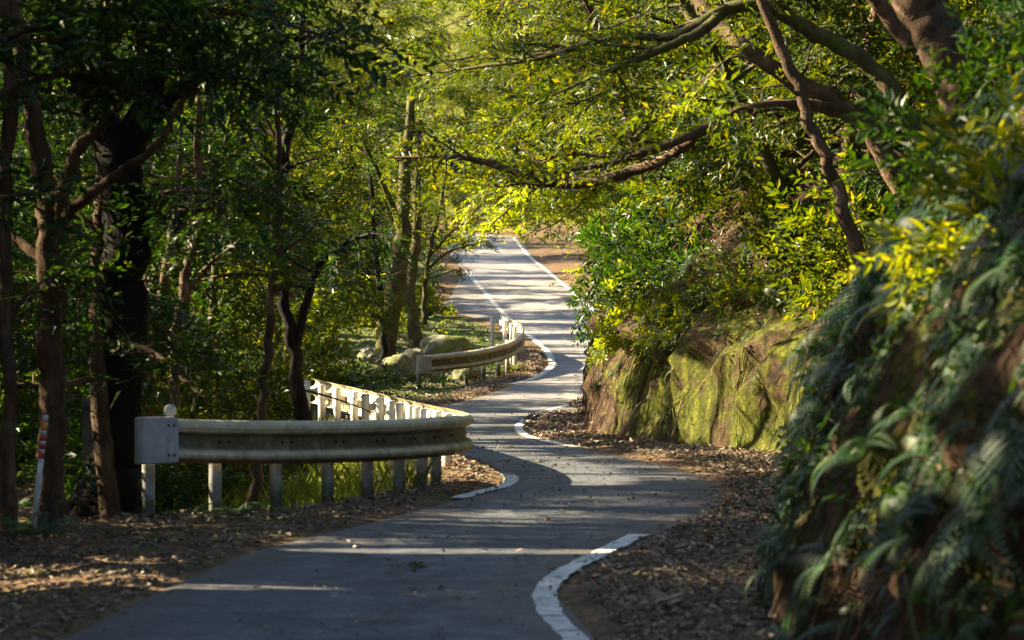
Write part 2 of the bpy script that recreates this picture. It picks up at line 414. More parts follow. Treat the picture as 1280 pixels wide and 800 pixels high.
# ------------------------------------------------------------------ leaves
def leaf_shape(L, w, hi):
    if hi: v = [(0, 0, 0), (.28*L, .40*w, .10*w), (.62*L, .42*w, .06*w), (L, 0, -.14*L), (.62*L, -.42*w, .06*w), (.28*L, -.40*w, .10*w)]
    else: v = [(0, 0, 0), (.45*L, .5*w, .13*w), (L, 0, -.10*L), (.45*L, -.5*w, .13*w)]
    return np.array(v)
LF = {False: np.array([[0, 3, 2], [0, 2, 1]]), True: np.array([[0, 5, 4, 3], [0, 3, 2, 1]])}

def twig_set(rng, n, L, ll, lw, hi=False, k=8, whorl=False):
    """k twig templates (n leaves each) along +x"""
    out = []
    base = leaf_shape(1, 1, hi)
    for _ in range(k):
        T = []
        for i in range(n):
            s = (i + .6) / n; side = 1 if i % 2 else -1
            x = L * s; z = -.18 * L * s * s
            az = side * rng.uniform(.5, 1.15) * (1 - .55 * (s > .9)) if not whorl else 2*pi*i/n + rng.uniform(-.2, .2)
            el = rng.uniform(-.45, .30); roll = rng.uniform(-.55, .55)
            sc = rng.uniform(.7, 1.15) * (1.0 - .25 * (s - .5)**2 * 4)
            v = base * [ll * sc, lw * sc, lw * sc * 1.2]; v = v if not hi else leaf_shape(ll * sc, lw * sc, True)
            if not hi: v = leaf_shape(ll * sc, lw * sc, False)
            y, zz = v[:, 1]*cos(roll) - v[:, 2]*sin(roll), v[:, 1]*sin(roll) + v[:, 2]*cos(roll)
            v = np.stack([v[:, 0], y, zz], -1)
            xx, zz = v[:, 0]*cos(el) - v[:, 2]*sin(el), v[:, 0]*sin(el) + v[:, 2]*cos(el)
            v = np.stack([xx*cos(az) - v[:, 1]*sin(az), xx*sin(az) + v[:, 1]*cos(az), zz], -1) + [x if not whorl else L * s, 0, z]
            T.append(v)
        out.append(T)
    return np.array(out)                 # (k, n, nv, 3)

def place_twigs(rng, T, pos, dirs, scale, roll=.6):
    """leaf vertices (N*n, nv, 3)"""
    N = len(pos)
    d = dirs / (np.linalg.norm(dirs, axis=1)[:, None] + 1e-9)
    y = np.cross(np.array([0, 0, 1.0]), d); y /= np.linalg.norm(y, axis=1)[:, None] + 1e-6
    z = np.cross(d, y)
    a = rng.normal(0, roll, N)[:, None]
    y2 = y*np.cos(a) + z*np.sin(a); z2 = -y*np.sin(a) + z*np.cos(a)
    M3 = np.stack([d, y2, z2], 1)        # rows = axes
    t = T[rng.integers(0, len(T), N)] * scale[:, None, None, None]
    w = np.einsum('nlvk,nkj->nlvj', t, M3) + pos[:, None, None, :]
    return w.reshape(-1, w.shape[2], 3)

def leaf_mesh(name, W, mat, rng, rnd=None):
    nv = W.shape[1]; hi = nv == 6
    f = LF[hi]; n = len(W)
    faces = (np.arange(n)[:, None, None] * nv + f[None]).reshape(-1, f.shape[1])
    r = rng.random(n) if rnd is None else rnd
    return mesh_np(name, W.reshape(-1, 3), faces, [mat], np.repeat(r, 2))

TW = {
 'fine': twig_set(np.random.default_rng(1), 11, .46, .135, .052),
 'mid': twig_set(np.random.default_rng(2), 11, .50, .16, .062),
 'maple': twig_set(np.random.default_rng(3), 10, .42, .125, .08),
 'big': twig_set(np.random.default_rng(4), 8, .42, .21, .072, True),
}

def grow(rng, lines, twigs, per_m=3.2, side_len=(.7, 1.7), t0=.35, spread=.8, twig_sp=.115, up=.1, mb=None, twig_scale=1.0, thin=.014):
    """side branches (tubes into mb) and twigs along them; lines = list of (pts(N,3), radii)"""
    pos, dr = [], []
    for pts, rad in lines:
        seg = np.linalg.norm(np.diff(pts, axis=0), axis=1); cum = np.concatenate([[0], np.cumsum(seg)]); Ltot = cum[-1]
        k = max(1, int(Ltot * (1 - t0) * per_m))
        for s in np.sort(rng.uniform(t0 * Ltot, Ltot, k)):
            i = min(np.searchsorted(cum, s) - 1, len(pts) - 2); i = max(i, 0)
            f = (s - cum[i]) / max(seg[i], 1e-6); p = pts[i] + (pts[i+1] - pts[i]) * f; r0 = rad[i] + (rad[i+1] - rad[i]) * f
            tg = (pts[i+1] - pts[i]) / max(seg[i], 1e-6)
            a = rng.uniform(0, 2*pi); o = np.array([cos(a), sin(a), rng.uniform(-.35, .45) + up]); d = o * spread + tg * (1 - spread) + tg * .25
            d /= np.linalg.norm(d); Ls = rng.uniform(*side_len) * (1 - .35 * s / Ltot)
            q, cur = [p], d.copy()
            for j in range(4):
                cur = cur + rng.normal(0, .22, 3) + [0, 0, -.06]; cur /= np.linalg.norm(cur); q.append(q[-1] + cur * Ls / 4)
            q = np.array(q)
            if mb is not None: mb.tube(q, np.linspace(min(r0 * .55, thin * 1.6), .004, 5), 4, cap=False)
            m = max(2, int(Ls / twig_sp)); ss = np.linspace(.2, 1, m) * 4
            ii = np.minimum(ss.astype(int), 3); ff = ss - ii
            pp = q[ii] + (q[ii+1] - q[ii]) * ff[:, None]; dd = (q[ii+1] - q[ii]); dd /= np.linalg.norm(dd, axis=1)[:, None]
            lat = rng.normal(0, 1, (m, 3)) * [1, 1, .45]; lat[-1] = 0
            pos.append(pp); dr.append(dd * .6 + lat * .75)
        # a tuft at the tip
        tg = pts[-1] - pts[-2]; pos.append(np.repeat(pts[-1][None], 4, 0)); dr.append(tg / np.linalg.norm(tg) + rng.normal(0, .6, (4, 3)))
    pos, dr = np.vstack(pos), np.vstack(dr)
    pos = pos + rng.normal(0, .03, pos.shape)
    return place_twigs(rng, TW[twigs], pos, dr, rng.uniform(.75, 1.2, len(pos)) * twig_scale)

def hollow_open(q):
    x, D, z = q[:, 0], q[:, 1], q[:, 2]
    return (D > 26) & (D < 51) & (x > -.0735 * D) & (x < xL(D) + .5) & (z < gz(D) + 1.05) | (D > 22) & (D < 28) & (x > -3.75) & (x < .5) & (z < 1.3)

def cull(W, free=False):
    c = W.mean(1); keep = ~((road_open(c) & (not free)) | hollow_open(c)) & ~(sun_open(c) & (R.random(len(c)) > .04)); return W[keep]
t = NT('root_fibre'); M['root'] = t.done(t.bsdf(t.ramp(t.attr('rnd'), [(0, (.02, .014, .01)), (.5, (.07, .042, .025)), (.85, (.15, .10, .06)), (1, (.24, .18, .11))]), .85, .2))
# ------------------------------------------------------------------ widened asphalt beside the far straight
xLine = xL
_ext = pchip([-60, 88, 95, 100, 104, 112, 122, 132, 3000], [0, 0, .15, 1.3, 1.75, 1.15, .5, 0, 0])
xL = lambda D, _f=xLine: _f(D) - _ext(D) - .10
xRline = xR
xR = lambda D, _f=xRline: _f(D) + .21

# ------------------------------------------------------------------ ground sheet, bank, road
rows = np.concatenate([[-1200, -500, -200, -100, -60, -40], np.arange(-25, 10, 2.5), np.arange(10, 75, .2), np.arange(75, 130, .5), np.arange(130, 262, 2), [270, 290, 320, 380, 480, 700, 1100, 1800, 2800]])
uu = np.array([2600, 1500, 700, 300, 150, 90, 70, 55, 45, 37, 30, 25, 21, 18, 15.5, 13.5, 12, 10.7, 9.6, 8.7, 8, 7.3, 6.6, 6, 5.5, 5, 4.6, 4.2, 3.8, 3.5, 3.2, 2.9, 2.6, 2.35, 2.1, 1.85, 1.6, 1.4, 1.2, 1.0, .85, .7, .55, .42, .3, .2, .1, 0])
a, b, c = xL(rows), xR(rows), xB(rows)
D2 = rows[:, None]
XL_ = a[:, None] - uu[None]; ZL = gz(D2) + left_h(np.broadcast_to(uu[None], XL_.shape), D2) - .004
tr = np.linspace(0, 1, 8)[1:-1]; XR_ = a[:, None] + (b - a)[:, None] * tr; ZR = gz(D2) - .02 + 0 * XR_
tv = np.linspace(0, 1, 14); XV = b[:, None] + (c - b)[:, None] * tv
mound = np.sin(tv * pi)[None] ** .5
ZV = gz(D2) - .004 + mound * (.035 + .045 * fbm(XV * 1.8, D2 * 1.8, 3, 3)) + .06 * tv[None] ** 2
X = np.concatenate([XL_, XR_, XV], 1); Z = np.concatenate([ZL, ZR, ZV], 1); Y = np.broadcast_to(D2, X.shape)
mossL = np.where(rows[:, None] > 58, 1, .25) * ((uu[None] > .8) & (uu[None] < 9)) + 1.3 * (rows[:, None] > 118) * (uu[None] > 2)
mossA = np.concatenate([mossL, 0 * XR_, np.zeros_like(XV)], 1)
g = obj('ground', mesh_np('ground', np.stack([X, Y, Z], -1), grid_faces(*X.shape), [M['ground']], smooth=True, extra={'moss': mossA}))
tag(g, kind='structure')

tt = np.concatenate([np.arange(0, 1.3, .035), np.arange(1.3, 3, .08), np.arange(3, 8, .2), np.arange(8, 16, .6), [17, 19, 22, 26, 32, 40, 55, 90, 160, 300, 700, 1500, 2600]])
brow = np.unique(np.concatenate([rows, np.arange(12, 62, .08)])); brow = brow[np.concatenate([[True], np.diff(brow) > .01])]; D2 = brow[:, None]; c = xB(brow)
BP = bank_p(np.broadcast_to(tt[None], (len(brow), len(tt))), np.broadcast_to(D2, (len(brow), len(tt))))
BP[:, 0] = np.stack([c, brow, gz(brow) - .02], -1)
tb = tt[None]
bm = sstep(1.35, .8, tb) * np.where((D2 > 32) & (D2 < 46), 1.0, .6) + .2 * sstep(3, 0, tb) * np.where(D2 < 33, 1, .4)
bm = bm + 1.6 * (D2 > 112) * sstep(.8, 3, tb) + .9 * (D2 > 60) * sstep(3, 6, tb)
bm = bm * np.where((D2 > 43.5) & (D2 < 60), .25, 1.0)
bk = obj('earth_bank', mesh_np('earth_bank', BP, grid_faces(*BP.shape[:2]), [M['bank']], smooth=True, extra={'moss': bm}))
tag(bk, kind='structure')

rr = rows[(rows > -70) & (rows < 270)]
tr = np.concatenate([[0, .04], np.linspace(.1, .9, 7), [.96, 1.0]])
a, b = xL(rr), xR(rr); X = a[:, None] + (b - a)[:, None] * tr; Y = np.broadcast_to(rr[:, None], X.shape)
Z = gz(rr)[:, None] + .012 + 0 * X; Z[:, 0] -= .02; Z[:, -1] -= .02
ed = np.broadcast_to(np.abs(tr - .5) * 2, X.shape) ** 2
tag(obj('road', mesh_np('road', np.stack([X, Y, Z], -1), grid_faces(*X.shape), [M['asphalt']], smooth=True, extra={'edge': ed, 'dry': np.broadcast_to(sstep(44, 72, rr)[:, None], X.shape)})), kind='structure')  # the fade along the road puts distant skylight into the asphalt colour

def road_line(pts, w=.18, breaks=()):
    q = np.array([G(*p)[:2] for p in pts]); q = smooth_line(q, 10)
    seg = np.linalg.norm(np.diff(q, axis=0), axis=1); cum = np.concatenate([[0], np.cumsum(seg)])
    s = np.arange(0, cum[-1], .06); q = np.stack([np.interp(s, cum, q[:, i]) for i in (0, 1)], -1)
    tg = np.gradient(q, axis=0); tg /= np.linalg.norm(tg, axis=1)[:, None]; n = np.stack([tg[:, 1], -tg[:, 0]], -1)
    j1 = .012 * vnoise(s * 6, 0, 0); j2 = .012 * vnoise(s * 6, 9, 0)
    V = np.stack([np.concatenate([q + n * (w / 2 + j1[:, None]), gz(q[:, 1])[:, None] + .019], 1), np.concatenate([q - n * (w / 2 + j2[:, None]), gz(q[:, 1])[:, None] + .019], 1)], 1)
    f = grid_faces(len(q), 2)
    keep = np.ones(len(f), bool)
    for b0, b1 in breaks: keep &= ~((s[:-1] > b0) & (s[:-1] < b1))
    return V.reshape(-1, 3), f[keep]
lm = MB()
lm.add(*road_line([(752, 838), (720, 802), (695, 777), (682, 754), (685, 736), (706, 717), (746, 697), (800, 670)], .165, [(1.6, 1.66), (2.35, 2.41)]))
lm.add(*road_line([(572, 625), (600, 617), (628, 610), (640, 602), (634, 594)], .16))
lm.add(*road_line([(716, 506), (690, 512), (664, 522), (649, 533), (652, 542), (668, 549), (698, 556), (722, 560)], .15))
lm.add(*road_line([(638, 481), (666, 474), (684, 464), (690, 454), (684, 440), (668, 425), (650, 412), (635, 398), (618, 380), (603, 362), (592, 350), (584, 338)], .18))
lm.add(*road_line([(752, 397), (740, 387), (720, 369), (697, 350), (679, 335), (664, 323), (652, 310), (641, 297)], .17))
tag(lm.build('road_markings', [M['paint']], smooth=False), kind='structure')

# ------------------------------------------------------------------ guardrails
PROF = np.array([(0, 0), (.045, -.012), (.085, -.045), (.09, -.075), (.07, -.115), (.005, -.15), (0, -.165), (0, -.255), (.005, -.27), (.07, -.30), (.09, -.335), (.085, -.375), (.045, -.408), (0, -.42)])
def guardrail(label, tops, n_near, near_px, far_px, nose_i, cap_far=False, beam_h=.42, total_h=.9, post_r=.062, lap_px=()):
    T = np.array([P(*p) for p in tops]); L = smooth_line(T, 8)
    pxs = smooth_line(np.array([[p[0]] for p in tops], float), 8)[:, 0]; nose = nose_i * 8
    tg = np.gradient(L[:, :2], axis=0); tg /= np.linalg.norm(tg, axis=1)[:, None]
    nr = np.stack([tg[:, 1], -tg[:, 0], 0 * tg[:, 0]], -1)
    sc = beam_h / .42
    prof = np.vstack([PROF * sc, (PROF * sc)[::-1] + [-.014, 0]])
    base = np.array([L[0, 0], L[0, 1], L[0, 2] - total_h]); root = empty('guardrail', base)
    tag(root, label, 'guardrail', 'white steel guardrails along the road')
    k = len(prof)
    V = L[:, None, :] + nr[:, None, :] * prof[None, :, :1] + np.array([0, 0, 1.0]) * prof[None, :, 1:2]
    dz = np.broadcast_to((.42 * (np.arange(k) < k // 2) + .5 * (np.arange(k) < k // 2) * (-prof[:, 1] > .36 * sc) + .5 * (np.arange(k) < k // 2) * ((prof[:, 0] < .02) & (-prof[:, 1] > .1 * sc) & (-prof[:, 1] < .3 * sc)))[None], V.shape[:2])  # beam front, recess and underside carry dirt with painted shade; sunlit back stays clean
    fc = grid_faces(len(L), k, True)
    e0 = np.stack([np.arange(0, k//2 - 1), np.arange(1, k//2), k - 2 - np.arange(0, k//2 - 1), k - 1 - np.arange(0, k//2 - 1)], -1)
    me = mesh_np('beam', (V - base).reshape(-1, 3), [fc, e0, e0[:, ::-1] + (len(L) - 1) * k], [M['rail']], extra={'dirt_shade': dz})
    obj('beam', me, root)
    for px in lap_px:
        i = int(np.argmin(np.abs(pxs[:nose] - px))); m = 7
        q = np.array([L[i] + (L[i+1] - L[i]) * f for f in np.linspace(0, min(1, .32 / np.linalg.norm(L[i+1] - L[i])), m)])
        pf = PROF * sc + [.004, 0]; pf = np.vstack([pf, (PROF * sc)[::-1] + [.001, 0]])
        Vl = q[:, None, :] + nr[i][None, None, :] * pf[None, :, :1] + np.array([0, 0, 1.0]) * pf[None, :, 1:2]
        me = mesh_np('lap_joint', (Vl - base).reshape(-1, 3), [grid_faces(m, k, True), e0, e0[:, ::-1] + (m - 1) * k], [M['rail']], extra={'dirt_shade': np.broadcast_to(dz[:1] * .8 + .12, Vl.shape[:2])})
        obj('lap_joint', me, root)
    def cap(i, sgn):
        c0 = L[i] + nr[i] * .035; d = np.array([tg[i, 0], tg[i, 1], 0]) * sgn; n = nr[i]
        r = .10 * sc; Lc = .29 * sc; pl = []
        for th in np.linspace(pi / 2, 3 * pi / 2, 13): pl.append(c0 + d * (cos(th) * r - .02) + n * sin(th) * r)
        pl.append(c0 + d * Lc - n * r * .8); pl.append(c0 + d * Lc + n * (r * .72))
        pl = np.array(pl); m = len(pl)
        zz = [.008, -.004, -beam_h + .004, -beam_h - .008]; ins = [.9, 1, 1, .9]; V = []
        cen = pl.mean(0)
        for z, s in zip(zz, ins):
            q = cen + (pl - cen) * s; q[:, 2] = L[i, 2] + z; V.append(q)
        mb = MB(); mb.add(np.vstack(V) - base, grid_faces(4, m, True), [list(range(m))[::-1]], [list(range(3*m, 4*m))])
        o = mb.build('end_cap', [M['rail_end']], root, smooth=False)
        a = o.data.attributes.new('dirt_shade', 'FLOAT', 'POINT'); a.data.foreach_set('value', np.concatenate([np.full(m, .1), np.full(m, .1), np.full(m, .45), np.full(m, .5)]).astype(np.float32))
        for a_, z_ in ((.24, .07), (.18, .07), (.24, .35), (.18, .35)):
            q = c0 + d * a_ + n * (r * .76) - [0, 0, z_ * sc]; mb = MB(); mb.tube([q - base, q + n * .015 - base], .012, 8); mb.build('bolt', [M['bolt']], o, smooth=False)
    cap(0, 1)
    if cap_far: cap(len(L) - 1, -1)
    def post(i, far):
        c0 = L[i] - nr[i] * (.10 + post_r); gzz = min(L[i, 2] - total_h, float(land_z(c0[0], c0[1])) - .05)
        zs = np.array([gzz - .3, gzz, gzz + .12, gzz + .3, gzz + .5, L[i, 2] - .035, L[i, 2] - .02]); rs = np.array([1, 1, 1, 1, 1, 1, .8]) * post_r
        th = np.linspace(0, 2*pi, 14, endpoint=False); V = []
        for z, r in zip(zs, rs): V.append(np.stack([c0[0] + r*np.cos(th), c0[1] + r*np.sin(th), 0*th + z], -1))
        V = np.vstack(V) - base
        o = obj('post', mesh_np('post', V, [grid_faces(len(zs), 14, True), np.arange(14)[None, ::-1], np.arange(14)[None] + 14 * (len(zs) - 1)], [M['post']], smooth=True,
                extra={'dirt_shade': np.repeat(np.array([1.1, 1.05, 1.0, .72, .35, .1, .2]) * (.45 if far else 1), 14)}), root)
        mb = MB(); m2 = L[i] - nr[i] * .066 - [0, 0, .21 * sc]
        mb.box(m2 - base, .085, .085, .10, math.atan2(nr[i, 1], nr[i, 0])); br = mb.build('bracket', [M['post']], o, smooth=False)
        br.data.attributes.new('dirt_shade', 'FLOAT', 'POINT')
        for s in (-1, 1):
            mb = MB(); q = L[i] + nr[i] * .006 - [0, 0, .21 * sc] + np.array([tg[i, 0], tg[i, 1], 0]) * s * .055
            mb.tube([q - base, q + nr[i] * .016 - base], .014, 8); mb.build('bolt', [M['bolt']], o, smooth=False)
    for px in near_px: post(int(np.argmin(np.abs(pxs[:nose] - px))), False)
    for px in far_px: post(nose + int(np.argmin(np.abs(pxs[nose:] - px))), True)
    return root, base, L, nr, tg

t1 = [(182, 522.5, 26.75), (280, 525, 27.2), (358, 526, 27.7), (424, 525.5, 28.2), (475, 524.5, 28.7), (515, 523, 29.2), (545, 521, 29.7), (565, 519.5, 30.2), (578, 518, 30.9), (582, 516.5, 31.7), (578, 514.5, 32.7),
      (570, 512.8, 33.6), (558, 510.3, 34.6), (540, 507, 36), (515, 501.5, 38.3), (480, 493, 41.3), (440, 484, 45), (389, 473, 49.6)]
root1, base1, L1, nr1, tg1 = guardrail('long nearer guardrail, dirty cream beam on white posts bent round the first curve', t1, 8,
      [192, 281, 358, 424, 475, 515, 545, 562], [576, 563, 556, 548, 538, 527, 515, 502, 488, 472, 455, 436, 415, 393], 8, lap_px=(335, 495))
mb = MB(); q = P(211, 514, 26.95) + np.array([0, .12, 0]); th = np.linspace(0, 2*pi, 20, endpoint=False)
for r, y in ((.045, -.02), (.06, -.012)): pass
def disc(c, r, d):
    V = [np.stack([c[0] + k*r*np.cos(th), c[1] + y*d + 0*th, c[2] + k*r*np.sin(th)], -1) for k, y in ((.55, -.55), (.88, -.4), (1, 0), (.88, .4), (.55, .55))]
    return np.vstack(V), grid_faces(5, 20, True), np.arange(20)[None, ::-1], np.arange(20)[None] + 80
mb.add(disc(q, .062, .05)[0] - base1, *disc(q, .062, .05)[1:]); mb.tube([q - [0, 0, .05] - base1, q - [0, 0, .4] - base1], .018, 8)
dl = mb.build('delineator', [M['stake']], root1)
t2 = [(525, 445, 67.9), (560, 441.5, 68.6), (590, 438, 69.6), (615, 433.5, 71), (635, 427.5, 72.6), (647, 420.5, 74.4), (651.5, 413.5, 76.2), (650, 406.5, 78), (642, 401, 79.8), (631, 396.5, 81.5), (622, 393.5, 83)]
guardrail('shorter far guardrail curling right beside mossy boulders, round dirty end on its left', t2, 6, [530, 562, 590, 612, 630, 642], [651, 647, 638, 622], 6, post_r=.06, lap_px=(585,))

# ------------------------------------------------------------------ openings the sun comes through
gap_ground(585, 690, 1.1 / 2, .20); gap_ground(500, 686, .55, .17); gap_ground(650, 693, .5, .15)
G0 = list(GAPS); GAPS.clear()
def streak(px0, px1, py, thick):
    """a bar of sun lying across the ground between two photo columns"""
    n = max(2, int(abs(px1 - px0) / 22))
    for px in np.linspace(px0, px1, n): gap_ground(px, py, thick * 1.1, .36)
streak(455, 725, 691, .15); streak(205, 320, 736, .09); streak(15, 130, 703, .3); streak(30, 110, 723, .25)
streak(600, 690, 519, .55); streak(595, 655, 532, .45); streak(600, 700, 546, .35); streak(640, 760, 559, .3); streak(600, 655, 573, .2); streak(585, 640, 596, .35); streak(600, 660, 651, .12)
streak(590, 680, 497, .3); streak(640, 720, 478, .3); streak(640, 720, 460, .4); streak(690, 745, 437, .4); streak(690, 745, 470, .35)
for py in (402, 416, 428): streak(650, 745, py, .6)
for px, py in ((700, 385), (640, 372), (720, 360), (655, 352)): streak(px - 40, px + 40, py, 1.0)
for px in range(590, 720, 22): gap_ground(px, 333, 2.6, 1.6)
for px in range(610, 700, 22): gap_ground(px, 316, 3.0, 2.0); gap_ground(px + 40, 345, 1.0, 1.2)
for px in (700, 720, 740, 755): gap_ground(px, 355, 1.6, 1.2)
for i in range(8 * 8, len(L1), 4):                                    # back face of the far arm of the first rail
    gap(L1[i] - [0, 0, .22], .5, .58)
for px, py, D in ((628, 400, 82), (640, 408, 80), (648, 416, 76)): gap(P(px, py, D), .5, .5)
for px, py, D, ra, rb in ((870, 500, 36.5, .35, .35), (905, 490, 36.0, .5, .35), (935, 465, 35.6, .4, .28), (890, 530, 36.0, .3, .35), (925, 545, 35.2, .2, .3), (960, 540, 34.8, .35, .3), (990, 530, 34, .3, .4),
                         (1000, 495, 34, .2, .2), (985, 560, 33.6, .25, .2), (770, 440, 44, .3, .3), (750, 500, 45, .35, .35), (735, 520, 45, .3, .3), (745, 455, 46, .3, .35), (800, 470, 41, .25, .25), (820, 425, 42, .35, .2),
                         (850, 455, 38, .3, .2), (1085, 690, 19, .16, .22), (1070, 735, 18, .12, .25), (1105, 660, 19.5, .12, .12), (1040, 690, 20, .1, .12), (960, 775, 16.8, .14, .1), (1120, 545, 22, .12, .12), (945, 690, 21, .12, .1),
                          (1270, 520, 14, .12, .12), (1140, 250, 18, .3, .2), (1020, 250, 27, .5, .25),
                         (495, 375, 74, .45, .9), (485, 430, 73, .5, .6), (540, 400, 78, 1.5, .5), (560, 415, 76, .9, .4), (500, 445, 71, .7, .5), (515, 472, 69, .6, .35), (545, 470, 70, .5, .4), (600, 420, 76, .8, .4),
                         (320, 610, 29, .16, .4), (335, 470, 31, .2, .2), (350, 612, 31, .35, .3), (450, 590, 35, .9, .4), (500, 590, 36, .5, .3), (280, 610, 31, .5, .25), (225, 350, 38, .25, .35), (205, 330, 38, .2, .2),
                         (235, 365, 40, .3, .2), (270, 430, 45, .6, .3), (130, 480, 40, .5, .5), (60, 600, 30, .12, .15), (100, 350, 50, .6, .5), (300, 350, 55, .8, .6), (400, 500, 52, .8, .3), (460, 490, 54, .9, .3), (330, 540, 46, .6, .25),
                         (600, 275, 72, 1.2, .8), (640, 255, 72, 1.2, .8), (560, 330, 85, 1.2, 1.0), (745, 400, 57, .7, .5), (770, 370, 56, .6, .3), (820, 385, 50, .5, .25), (760, 300, 75, 1.5, 1.0), (740, 330, 95, 2, 1.5),
                         (700, 40, 45, 2.2, 1.0), (840, 60, 40, 2.2, .8), (560, 60, 50, 1.8, .9), (900, 90, 38, 1.5, .7), (620, 170, 48, 1.5, .5), (720, 140, 50, 1.5, .5), (800, 230, 45, 1.4, .5), (950, 60, 34, .8, .4), (480, 40, 45, 1.2, .6),
                         (1040, 60, 34, 1.0, .4), (770, 20, 55, 2.5, 1.0), (660, 110, 60, 2, .8), (430, 110, 50, 1.0, .5), (1090, 120, 30, .5, .3)):
    gap(P(px, py, D), ra, rb)
RG = np.random.default_rng(9)
for px in range(420, 1080, 75):
    for py in range(-10, 300, 62):
        if RG.random() < .56 and not (px < 520 and py > 180): gap(P(px + RG.uniform(-35, 35), py + RG.uniform(-28, 28), RG.choice([36, 44, 52, 62])), RG.uniform(.9, 2.0), RG.uniform(.5, 1.0))
for px in range(30, 430, 80):
    for py in range(60, 480, 85):
        if RG.random() < .36: gap(P(px + RG.uniform(-40, 40), py + RG.uniform(-40, 40), RG.uniform(42, 75)), RG.uniform(.4, 1.0), RG.uniform(.3, .7))

def slope_at(px, py, lift=0.0):
    r = ray(px, py); Ds = np.arange(9, 160, .05); q = np.array([0, 0, HC]) + (r / r[1])[None] * Ds[:, None]
    h = land_z(q[:, 0], q[:, 1]); k = int(np.argmax(q[:, 2] < h + lift)); return np.array([q[k, 0], q[k, 1], h[k]])
for px, py, ra, rb in ((1215, 300, .4, .3), (1230, 220, .4, .3), (1190, 350, .25, .15), (1245, 350, .2, .15), (1085, 690, .22, .3), (1070, 740, .2, .3), (1105, 655, .15, .15), (960, 780, .2, .12), (1050, 760, .1, .2)):
    gap(slope_at(px, py) + [-.2, 0, .3], ra, rb)
RQ = np.random.default_rng(21)
for _ in range(34):
    gap(slope_at(RQ.uniform(965, 1270), RQ.uniform(400, 790)) + [-.2, 0, .25], RQ.uniform(.08, .22), RQ.uniform(.10, .28))
for px, py, ra, rb in ((870, 505, .6, .5), (915, 485, .55, .5), (950, 470, .4, .35), (900, 540, .5, .35), (960, 540, .4, .35), (930, 520, .4, .3), (1000, 520, .25, .4), (780, 460, .45, .45), (760, 500, .4, .5), (840, 470, .3, .3)):
    gap(slope_at(px, py) + [-.1, 0, .05], ra, rb)
for px, py in ((500, 470), (520, 455), (545, 445), (480, 440), (560, 425), (590, 415), (610, 405), (530, 410), (460, 430), (545, 470), (500, 400), (570, 395)): gap_ground(px, py, .9, .6)

# ------------------------------------------------------------------ trees
def tree_obj(name, label, base, mb, W, bark, leaf, group=None, cat='tree', rng=R):
    root = empty(name, base); tag(root, label, cat, group)
    for i in range(len(mb.V)): mb.V[i] = mb.V[i] - base
    mb.build('trunk', [bark], root)
    if W is not None and len(W): obj('crown', leaf_mesh('crown', W - base, leaf, rng), root)
    return root

def hero(name, label, lines, bark, leaf, twigs='fine', seed=0, per_m=4.0, side=(.5, 1.4), group=None, twig_scale=1.0, ground=True, free=False):
    """lines: list of (photo points (px, py, D, radius), first fraction that carries side branches or None)"""
    rng = np.random.default_rng(seed); mb = MB(); Ws = []
    for k, (pts, t0) in enumerate(lines):
        q = np.array([[*P(p[0], p[1], p[2]), p[3]] for p in pts])
        if k == 0 and ground:
            b = q[0, :3].copy(); gzv = float(land_z(b[0], b[1])); q = np.vstack([[b[0], b[1], gzv - .4, q[0, 3] * 1.1], q]) if gzv < b[2] - .1 else np.vstack([[b[0], b[1], min(gzv, b[2]) - .4, q[0, 3] * 1.1], q])
        s = smooth_line(q, 7); pt = s[:, :3]; seg = np.linalg.norm(np.diff(pt, axis=0), axis=1)
        wob = .035 * np.clip(seg.sum() / 4, .3, 1); n = len(pt)
        pt = pt + wob * np.stack([vnoise(np.arange(n) * .7, seed, k), vnoise(np.arange(n) * .7, seed + 50, k), 0 * pt[:, 0]], -1)
        mb.tube(pt, s[:, 3], 14 if s[:, 3].max() > .1 else 8, wob=.16, seed=seed)
        if t0 is not None: Ws.append(grow(rng, [(pt, s[:, 3])], twigs, per_m, side, t0, mb=mb, twig_scale=twig_scale))
    W = cull(np.vstack(Ws), free) if Ws else None
    base = mb.V[0].mean(0); base[2] = float(land_z(base[0], base[1]))
    return tree_obj(name, label, base, mb, W, bark, leaf, group, rng=rng)

B, BD, BG, BM = M['bark'], M['bark_dark'], M['bark_grey'], M['bark_moss']
hero('forked_tree', 'slim brown tree at the left edge forking into thin curving limbs, behind the striped stake',
     [([(66, 655, 26.5, .15), (64, 560, 26.5, .13), (66, 450, 26.5, .125), (66, 330, 26.5, .125), (60, 250, 26.5, .115), (45, 150, 26.5, .09), (25, 60, 26.5, .08), (5, -60, 26.3, .06), (-30, -250, 26, .03)], .75),
      ([(68, 300, 26.5, .08), (78, 245, 26.4, .075), (100, 185, 26.2, .06), (150, 125, 26, .045), (172, 75, 26, .04), (188, -20, 26, .035), (200, -150, 26, .02)], .5),
      ([(74, 290, 26.5, .06), (95, 258, 26.3, .055), (140, 222, 26, .045), (200, 180, 25.6, .035), (225, 130, 25.5, .03), (272, 75, 25.3, .022), (300, 20, 25.2, .015)], .55),
      ([(60, 330, 26.5, .05), (20, 300, 26.8, .045), (-40, 260, 27, .03)], None)], B, M['leaf_dark'], 'mid', 11, 3.0)
